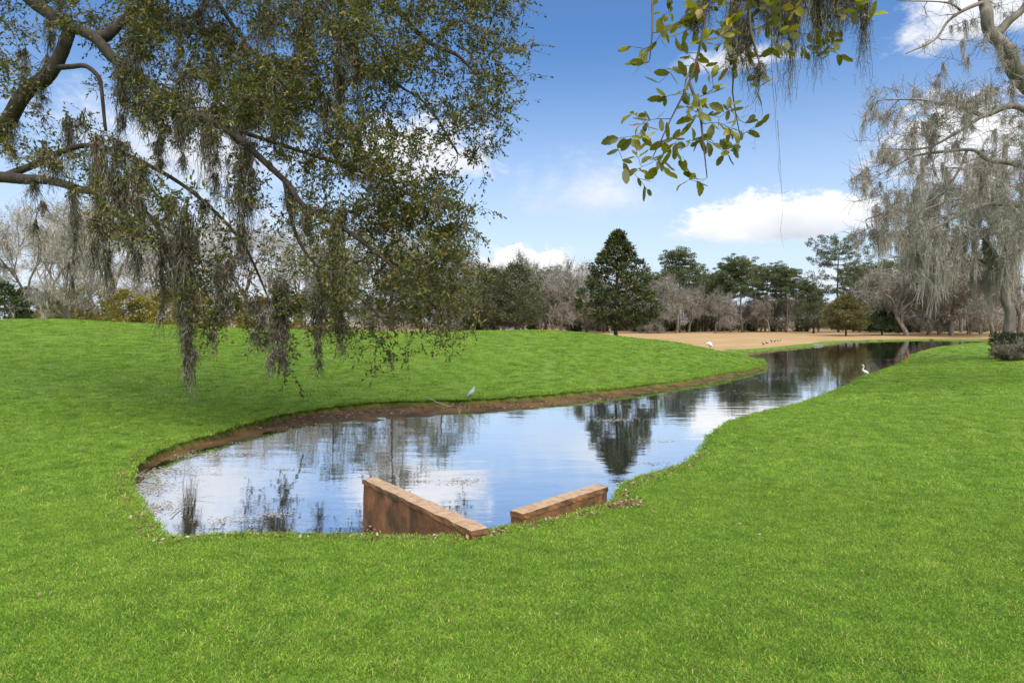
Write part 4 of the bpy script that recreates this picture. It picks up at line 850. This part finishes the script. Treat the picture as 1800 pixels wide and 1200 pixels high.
# brush that closes the woods
g = np.random.default_rng(77); mb = MB()
def brush(n, px0, px1, d0, d1, h):
    px = px0 + (px1 - px0) * g.random(n); d = d0 + (d1 - d0) * g.random(n); x = (px - 900) / F * d
    z = rbf(np.column_stack([x, d])) + h * g.random(n) ** 1.5 * (.55 + .45 * np.sin(px * .021) * np.sin(px * .047 + 1))
    p = np.column_stack([x, d, z]); dr = unit(g.normal(size=(n, 3)) * np.array([.8, .8, .4]) + np.array([0, 0, .9])); mb.quads(leafquads(p, dr, rvec(n, g), .8 + 1.4 * g.random(n), .05 + .12 * g.random(n), 0))
brush(70000, 560, 1900, 185, 225, 16); brush(9000, 1560, 1900, 150, 180, 5)
prop(mb.build('far_woods', MT['brush']), 'grey brown brush filling the woods behind the far trees', 'woods', kind='stuff')
mb = MB(); brush(9000, -200, 720, 115, 140, 3.2)
prop(mb.build('left_brush', MT['brush_pale']), 'pale brush filling the ground behind the left mossy trees', 'woods', kind='stuff')
# hedge along the far side of the fairway
g = np.random.default_rng(78)
for px0, px1, d, h, lb in [(1000, 1330, 178, 1.5, 'low dark hedge behind the far tree trunks, left stretch'), (1500, 1745, 172, 1.3, 'low dark hedge behind the right-hand grove')]:
    x0, x1 = (px0 - 900) / F * d, (px1 - 900) / F * d; n = 9000; p = np.column_stack([x0 + (x1 - x0) * g.random(n), d + g.normal(size=n) * .4, h * g.random(n)])
    mb = MB(); mb.quads(leafquads(p - np.array([(x0 + x1) / 2, d, 0]), rvec(n, g), rvec(n, g), .25 + .2 * g.random(n), .16 * np.ones(n))); o = mb.build('hedge', MT['leaf_shrub']); o.location = ((x0 + x1) / 2, d, gz((x0 + x1) / 2, d)); prop(o, lb, 'hedge', 'far hedges')

# ------------------------------------------------------------------ houses glimpsed through the trees
def house(px, d, wd, dp, wh, rh, rz, label, wallm):
    x, y = px_at(px, d); o = empty('house', (x, y, gz(x, y) - .1), rz); prop(o, label, 'house', 'houses behind the trees')
    mb = MB(); mb.box((-wd / 2, 0, 0), (wd / 2, dp, wh)); mb.build('wall', MT[wallm], o, False)
    e = .5; mb = MB(); v = [(-wd / 2 - e, -e, wh), (wd / 2 + e, -e, wh), (wd / 2 + e, dp + e, wh), (-wd / 2 - e, dp + e, wh), (-wd / 2 + dp * .3, dp / 2, wh + rh), (wd / 2 - dp * .3, dp / 2, wh + rh)]
    mb.add(np.array(v) + np.array([0, 0, .004]), [(0, 1, 5, 4), (2, 3, 4, 5), (0, 3, 2, 1)], [(1, 2, 5), (3, 0, 4)]); rf = mb.build('roof', MT['roof'], o, False)
    mb = MB(); mb.box((wd * .2, dp * .45, wh + rh * .5), (wd * .2 + .8, dp * .45 + .8, wh + rh + .9)); mb.build('chimney', MT['stone'], rf, False)
    k = int(wd / 2.6)
    for i in range(k):
        xx = -wd / 2 + (i + .5) * wd / k
        if i == k // 2: mb = MB(); mb.box((xx - .5, -.05, .1), (xx + .5, -.003, 2.2)); mb.build('door', MT['door'], o, False); continue
        mb = MB(); mb.box((xx - .55, -.04, .9), (xx + .55, -.003, 2.3)); wv = mb.build('window', MT['wallwhite'], o, False)
        mb = MB(); mb.box((xx - .45, -.055, 1.0), (xx + .45, -.042, 2.2)); mb.build('pane', MT['pane'], wv, False)
house(1172, 215, 16, 9, 3.2, 2.6, .1, 'white house glimpsed through trunks right of the magnolia', 'wallwhite')
house(1262, 225, 13, 9, 3.4, 2.8, -.15, 'white house glimpsed below the pine cluster', 'wallwhite')
house(885, 200, 14, 9, 3.2, 2.6, .1, 'pale house low behind the evergreen oaks', 'wallwhite')
house(78, 118, 9, 8, 1.7, 2.3, .15, 'house with a blue grey roof behind the left mound', 'stone')
house(168, 125, 10, 8, 1.6, 1.9, -.1, 'house with a blue grey roof between the pale trunks at left', 'stone')

# ------------------------------------------------------------------ fence and shrubs at the right edge
fx0, fd = (1750 - 900) / F * 38.5, 38.5
fr = empty('metal_fence', (fx0, fd, gz(fx0, fd))); prop(fr, 'black metal picket fence at the right edge above brown shrubs', 'fence')
FL = 5.6
for hz in (.18, 1.42): mb = MB(); mb.box((0, -.015, hz), (FL, .015, hz + .035)); mb.build('rail', MT['iron'], fr, False)
mbp = MB(); mbp.box((-.03, -.03, -.2), (.03, .03, 1.62)); mbp.tube([(0, 0, 1.62), (0, 0, 1.66), (0, 0, 1.7)], [.03, .04, .01], 8); pm = mbp.mesh('post', MT['iron'], False)
mbk = MB(); mbk.box((-.011, -.011, .05), (.011, .011, 1.55)); km = mbk.mesh('picket', MT['iron'], False)
for i in range(4): o = bpy.data.objects.new('post', pm); C.objects.link(o); o.parent = fr; o.location = (i * FL / 3, 0, 0)
for i in range(55):
    x = (i + .5) * FL / 55
    if min(abs(x - k * FL / 3) for k in range(4)) > .045: o = bpy.data.objects.new('picket', km); C.objects.link(o); o.parent = fr; o.location = (x, .018 * 0, 0)
hb = MB(); g = np.random.default_rng(90); n = 7000; p = np.column_stack([.25 + (FL - .25) * g.random(n), .75 + g.normal(size=n) * .16, .1 + 1.35 * g.random(n)])
hb.quads(leafquads(p, rvec(n, g), rvec(n, g), .10 + .1 * g.random(n), .07 * np.ones(n))); hb.tube([(FL / 2, .9, -.3), (FL / 2, .9, .9)], [.05, .02], 5)
o = hb.build('clipped_hedge', MT['leaf_shrub']); o.location = (fx0, fd, gz(fx0 + 2, fd)); prop(o, 'dark clipped hedge just behind the black fence', 'hedge')
def bare_shrub(x, y, s_, seed, label):
    g = np.random.default_rng(seed); o = empty('bare_shrub', (x, y, gz(x, y))); prop(o, label, 'shrub', 'brown shrubs below the fence')
    mb = MB(); ends = []
    for k in range(70):
        d = unit(np.array([g.normal() * .75, g.normal() * .6, .7])); L = s_ * (.6 + .5 * g.random()); c = curve([np.array([g.normal() * .12, g.normal() * .1, -.05]), d * L * .5 + g.normal(size=3) * .05, d * L + np.array([0, 0, .06])], 6)
        mb.tube(c, np.linspace(.012, .004, 6), 4, False); ends.append(c[2:])
    mb.build('stems', MT['twig_grey'], o); e = np.concatenate(ends); n = 4200; i = g.integers(0, len(e), n); mb = MB()
    mb.quads(leafquads(e[i] + g.normal(size=(n, 3)) * .04, unit(rvec(n, g) + np.array([0, 0, .5])), rvec(n, g), .10 + .12 * g.random(n), .02 + .02 * g.random(n))); prop(mb.build('foliage', MT['brush'], o), kind='stuff')
for i, (px, py, s_, lb) in enumerate([(1773, 627, .98, 'grey brown leafless shrub at the left end of the fence'), (1806, 631, 1.05, 'grey brown leafless shrub cut by the right edge below the fence'), (1838, 630, 1.0, 'grey brown leafless shrub just past the right edge')]):
    bare_shrub((px - 900) / F * 36.2, 36.2, s_, 400 + i, lb)

# ------------------------------------------------------------------ birds, stake, small things
def bird(name, loc, rz, s_, spine, body_mat, label, group=None, bill=None, billmat='horn', legs=None, legmat='black_skin', head=None, wing='grey_f'):
    """spine: (x, z, radius) from tail to head in the side view, x forward"""
    o = empty(name, loc, rz); o.scale = (s_,) * 3; prop(o, label, 'bird', group)
    S = np.array(spine); c = curve(np.column_stack([S[:, 0], 0 * S[:, 0], S[:, 1]]), 34); r = np.interp(np.linspace(0, len(S) - 1, 34), np.arange(len(S)), S[:, 2])
    mb = MB(); mb.tube(c, r, 12); mb.build('body', MT[body_mat], o)
    if head: mb = MB(); hx, hz, hr = head; mb.tube([(hx - hr, 0, hz), (hx - hr * .6, 0, hz), (hx, 0, hz), (hx + hr * .7, 0, hz), (hx + hr, 0, hz)], np.array([.15, .8, 1.02, .7, .2]) * hr, 10); mb.build('head', MT['black_skin'], o)
    bx0, bz0, bx1, bz1, br = bill; mb = MB(); mb.tube(curve([(bx0, 0, bz0), ((bx0 + bx1) / 2, 0, (bz0 + bz1) / 2 + .006), (bx1, 0, bz1)], 6), np.linspace(br, br * .15, 6), 6); mb.build('bill', MT[billmat], o)
    for sgn in (-1, 1):
        mb = MB(); lx, lz, l0 = legs
        mb.tube([(lx, sgn * .035, lz), (lx + .02, sgn * .036, lz * .55), (lx - .01, sgn * .036, 0.01)], [.016, .010, .008], 6)
        for a in (-.5, 0, .5): mb.tube([(lx - .01, sgn * .036, .008), (lx - .01 + l0 * math.cos(a), sgn * .036 + l0 * math.sin(a), .004)], [.007, .003], 4)
        mb.build('leg', MT[legmat], o)
        k = np.argmax(S[:, 2]); cx, cz, R_ = S[k]; mb = MB(); tx, tz_ = S[0][0], S[0][1]
        mb.tube(curve([(cx + R_ * .9, sgn * R_ * .75, cz + R_ * .25), (cx, sgn * R_ * .88, cz), ((cx + tx) / 2, sgn * R_ * .7, (cz + tz_) / 2 - .005), (tx - .02, sgn * R_ * .12, tz_)], 10), np.array([.1, .5, .8, .95, 1, .95, .8, .6, .4, .1]) * R_ * .62, 8, squash=np.full(10, .42)); mb.build('wing', MT[wing], o)
    return o
stand = [(-.24, .30, .012), (-.12, .36, .06), (.0, .42, .092), (.10, .48, .075), (.16, .55, .040), (.15, .63, .026), (.11, .70, .022), (.12, .78, .022), (.17, .81, .030), (.215, .805, .014)]
q = on(1522, 664, ZW + .0); bird('egret', (q[0], q[1], gz(q[0], q[1]) if gz(q[0], q[1]) > ZW - .25 else ZW - .22), R(180), .95, stand, 'white_f', 'white egret standing in the water by the right bank', bill=(.205, .805, .33, .79, .012), legs=(.0, .36, .06), wing='white_f')
hunch = [(-.20, .24, .012), (-.12, .33, .06), (-.02, .44, .095), (.06, .53, .085), (.09, .60, .055), (.10, .65, .040), (.13, .675, .034), (.17, .67, .014)]
q = on(828, 711, ZW + .03); bird('heron', (q[0], q[1], gz(q[0], q[1])), R(-8), .86, hunch, 'grey_f', 'pale grey heron standing on the muddy far bank', bill=(.16, .67, .29, .645, .014), legs=(-.02, .36, .06), wing='grey_f')
feed = [(-.17, .20, .015), (-.12, .27, .09), (-.02, .36, .15), (.07, .43, .125), (.14, .46, .07), (.20, .44, .038), (.24, .39, .030), (.27, .34, .028), (.29, .31, .012)]
x, y = px_at(1248, 47.6); bird('wading_bird', (x, y, gz(x, y)), R(180), 1.0, feed, 'white_f', 'white wading bird with a dark head feeding on the green mound', bill=(.28, .32, .36, .18, .014), billmat='black_skin', legs=(-.02, .26, .06), head=(.262, .345, .040), wing='white_f')
goose = [(-.26, .26, .015), (-.14, .30, .08), (.0, .33, .115), (.10, .37, .085), (.15, .45, .042), (.165, .54, .032), (.17, .61, .034), (.20, .635, .036), (.24, .63, .016)]
for i, (px, py, s_, rz, lb) in enumerate([(1341.5, 606.5, .75, 170, 'nearest dark goose of the six on the brown bank'), (1348, 605.5, .7, 160, 'second dark goose from the left on the brown bank'), (1356, 602.5, .72, 185, 'third dark goose from the left, taller, on the brown bank'), (1362, 602.5, .7, 20, 'fourth dark goose from the left on the brown bank'), (1367, 601.5, .5, 170, 'fifth dark goose from the left, small and low'), (1371.5, 601.2, .5, 10, 'rightmost small dark goose of the six on the brown bank')]):
    q = on(px, py, -.48); bird('goose', (q[0], q[1], gz(q[0], q[1])), R(rz), s_, goose, 'dark_f', lb, 'six dark geese on the far bank', bill=(.23, .63, .29, .615, .016), billmat='black_skin', legs=(-.01, .26, .06), wing='dark_f')
q = on(1594, 640, -.40); st = empty('marker_stake', (q[0], q[1], gz(q[0], q[1]) - .02)); st.rotation_euler = (0, R(3), 0); prop(st, 'orange stake with a bright pink flag at the water edge on the right bank', 'stake')
mb = MB(); mb.box((-.018, -.018, -.2), (.018, .018, .74)); mb.build('stake', MT['orange'], st, False)
mb = MB(); c = curve([(.02, 0, .74), (.03, .01, .62), (.015, -.01, .48), (.03, .012, .36)], 10); mb.tube(c, np.array([.04, .09, .10, .095, .10, .09, .095, .08, .07, .03]), 8, squash=np.full(10, .4)); mb.build('flag', MT['pink'], st)
# grey stone at the shore
q = on(1436, 604.5, -.45); mb = MB(); th = np.linspace(0, 2 * np.pi, 11)[:-1]
c = [np.column_stack([np.cos(th) * rr * 1.6 * (1 + .12 * rng.normal(size=10)), np.sin(th) * rr, np.full(10, zz) + .02 * rng.normal(size=10)]) for rr, zz in ((.42, -.2), (.40, .05), (.3, .12), (.1, .14))]
V_ = np.concatenate(c); ii = np.arange(3)[:, None] * 10; jj = np.arange(10)[None]; kk = (jj + 1) % 10; mb.add(V_, np.stack([ii + jj, ii + kk, ii + 10 + kk, ii + 10 + jj], -1).reshape(-1, 4)); mb.add(np.vstack([c[3], [[0, 0, .14]]]), None, np.stack([np.arange(10), (np.arange(10) + 1) % 10, np.full(10, 10)], -1))
o = mb.build('flat_stone', MT['stone'], None, False); o.location = (q[0], q[1], gz(q[0], q[1])); prop(o, 'flat grey stone on the brown bank right of the geese', 'stone')
# fallen branches at the pond edge
def stick(P, r, label, k=3):
    g = np.random.default_rng(len(label)); mb = MB(); c = curve(P, 14); c += g.normal(size=c.shape) * r * .6; mb.tube(c, np.linspace(r, r * .35, 14), 6)
    for i in range(k): j = g.integers(4, 12); d = unit(c[-1] - c[0] + g.normal(size=3) * .9 * np.linalg.norm(c[-1] - c[0])); d[2] = abs(d[2]) * .4; mb.tube(curve([c[j], c[j] + d * .2, c[j] + d * .42 + np.array([0, 0, .02])], 5), np.linspace(r * .5, r * .2, 5), 4)
    o = mb.build('fallen_branch', MT['twig_grey']); prop(o, label, 'branch', 'dead branches at the pond edge')
A1 = on(752, 701, -.40); stick([A1, on(785, 712, -.62), on(815, 718, -.68), on(838, 716, -.68)], .022, 'pale dead branch reaching from the far bank to the heron')
stick([on(214, 832, -.5), on(232, 836, -.6), on(252, 838, -.68)], .02, 'dark dead branch at the left end of the pond')
stick([on(300, 905, -.67), on(322, 885, -.67), on(336, 872, -.69)], .008, 'thin straight twig lying in the left cove', 1)

# leaf litter, floating scraps, dry grass
g = np.random.default_rng(61)
def flat_scraps(P3, L, tilt):
    n = len(P3); d = unit(np.column_stack([g.normal(size=(n, 2)), g.normal(size=n) * tilt])); nr = unit(np.column_stack([g.normal(size=(n, 2)) * tilt, np.ones(n)])); return leafquads(P3, d, nr, L * (.5 + g.random(n)), L * .45 * (.6 + .8 * g.random(n)), .12 * (tilt > .1))
mb = MB()
idx = np.where(np.linalg.norm(PA, axis=1) < 27)[0]; near = idx[(PA[idx, 1] < 13) | (PA[idx, 0] < -2)]
n = 3000; i = g.choice(near, n); u = g.random(n)[:, None]; p = PA[i] * (1 - u) + PB[i] * u - nrm[i] * (g.random(n)[:, None] ** 2 * .45 - .10); zz = ground(p); zz = np.maximum(zz, ZW) + .012
mb.quads(flat_scraps(np.column_stack([p, zz]), .055, .35))
near2 = near[PA[near, 1] < 14]; n = 650; i = g.choice(near2, n); u = g.random(n)[:, None]; p = PA[i] * (1 - u) + PB[i] * u + nrm[i] * (np.abs(g.normal(size=(n, 1))) * .05 - .07); mb.quads(flat_scraps(np.column_stack([p, rbf(p) + .02 + .02 * g.random(n)]), .05, .5))
for a_, b2, n, sp in [((.1, 7.93), (1.25, 9.12), 420, .09), ((1.1, 8.95), (1.75, 9.2), 260, .12), ((-2.1, 9.4), (-.4, 7.25), 160, .08)]:
    u = g.random(n)[:, None]; p = np.array(a_) * (1 - u) + np.array(b2) * u + g.normal(size=(n, 2)) * sp; zz = np.maximum(ground(p), ZW) + .015 + .03 * g.random(n); mb.quads(flat_scraps(np.column_stack([p, zz]), .06, .6))
n = 900; pp = np.array([on(px, py, -.66) for px, py in zip(450 + 520 * g.random(n), 0 * g.random(n) + 0)]) if False else None
sh = np.where((OS[:, 3] > 1.0) & (PA[:, 1] < 45))[0]; n = 1500; i = g.choice(sh, n); p = PA[i] - nrm[i] * (g.random(n)[:, None] * 1.6); mb.quads(flat_scraps(np.column_stack([p, np.maximum(ground(p), ZW) + .012]), .085, .3))
p = scatter(200, 3, 26, g); zz, ss, _ = ground(p, True); ok = ss > .1; mb.quads(flat_scraps(np.column_stack([p[ok], zz[ok] + .035]), .05, .5))
prop(mb.build('leaf_litter', MT['litter'], None, False), 'red brown fallen leaves along the pond edge and walls', 'leaves', kind='stuff')
mb = MB()
patches = [(1085, 738, 300, .9, .35), (1060, 710, 120, 1.2, .4), (812, 846, 190, .34, .28), (500, 825, 60, .3, .12), (430, 800, 260, .9, .25), (330, 800, 600, .9, .45), (280, 830, 900, .7, .5), (250, 860, 900, .5, .6), (265, 895, 600, .35, .4), (400, 915, 130, .35, .2), (480, 905, 90, .25, .15), (1100, 850, 70, .2, .3), (1150, 815, 60, .3, .2), (700, 757, 60, 1.0, .12), (1160, 775, 50, .5, .15), (1200, 665 + 8, 60, 1.2, .3), (1350, 665, 260, 2.6, 1.6), (1420, 650, 260, 3.2, 2.2), (1500, 640, 300, 4.2, 2.4), (1290, 690, 160, 2.0, 1.0), (1560, 632, 160, 3.5, 1.6), (1400, 632, 160, 4, 2.5), (530, 752, 90, 1.2, .3), (690, 728, 60, 1.4, .2), (880, 712, 130, 1.8, .3), (960, 705, 120, 2.0, .3), (390, 778, 130, .9, .3)]
for px, py, n, sx, sy in patches:
    c0 = on(px, py, ZW); p = c0[:2] + g.normal(size=(n, 2)) * np.array([sx, sy]) * .55; ss = sdf(p)[0]; p = p[ss < -.02]
    gg = ground(p); p = p[gg < ZW]; sz = np.clip(.0022 * c0[1] + .02, .03, .13)
    if len(p): mb.quads(flat_scraps(np.column_stack([p, np.full(len(p), ZW + .006)]), sz, .02))
prop(mb.build('floating_scraps', MT['scum'], None, False), 'pale floating plant scraps on the pond', 'scraps', kind='stuff')
def dry_tuft(px, py, z, h, n, label):
    q = on(px, py, z); gg = gz(q[0], q[1]); mb = MB()
    for k in range(n):
        d = unit(np.array([g.normal() * .5, g.normal() * .4, 1])); L = h * (.5 + .6 * g.random()); o_ = np.array([g.normal() * .03, g.normal() * .03, -.02]); mb.tube(curve([o_, o_ + d * L * .6, o_ + d * L + np.array([d[0] * .4, d[1] * .4, -.15]) * L], 6), np.linspace(.0035, .001, 6), 3, False)
    o = mb.build('dry_grass_tuft', MT['straw']); o.location = (q[0], q[1], max(gg, ZW)); prop(o, label, 'grass', 'dry grass tufts at the walls')
for px, py, z, h, n, lb in [(725, 945, -.2, .17, 26, 'dry grass tuft in front of the middle of the left wall'), (700, 946, -.2, .1, 18, 'low dry grass tuft left in front of the left wall'), (760, 946, -.2, .09, 16, 'low dry grass tuft right in front of the left wall'), (848, 938, -.22, .16, 24, 'dry grass tuft at the low end of the left wall'), (938, 930, -.23, .12, 26, 'dry grass tuft at the near end of the right wall'), (590, 945, -.2, .07, 12, 'small dry grass tuft on the lip left of the walls'), (1060, 897, -.28, .09, 20, 'dry grass tuft at the far end of the right wall')]:
    dry_tuft(px, py, z, h, n, lb)
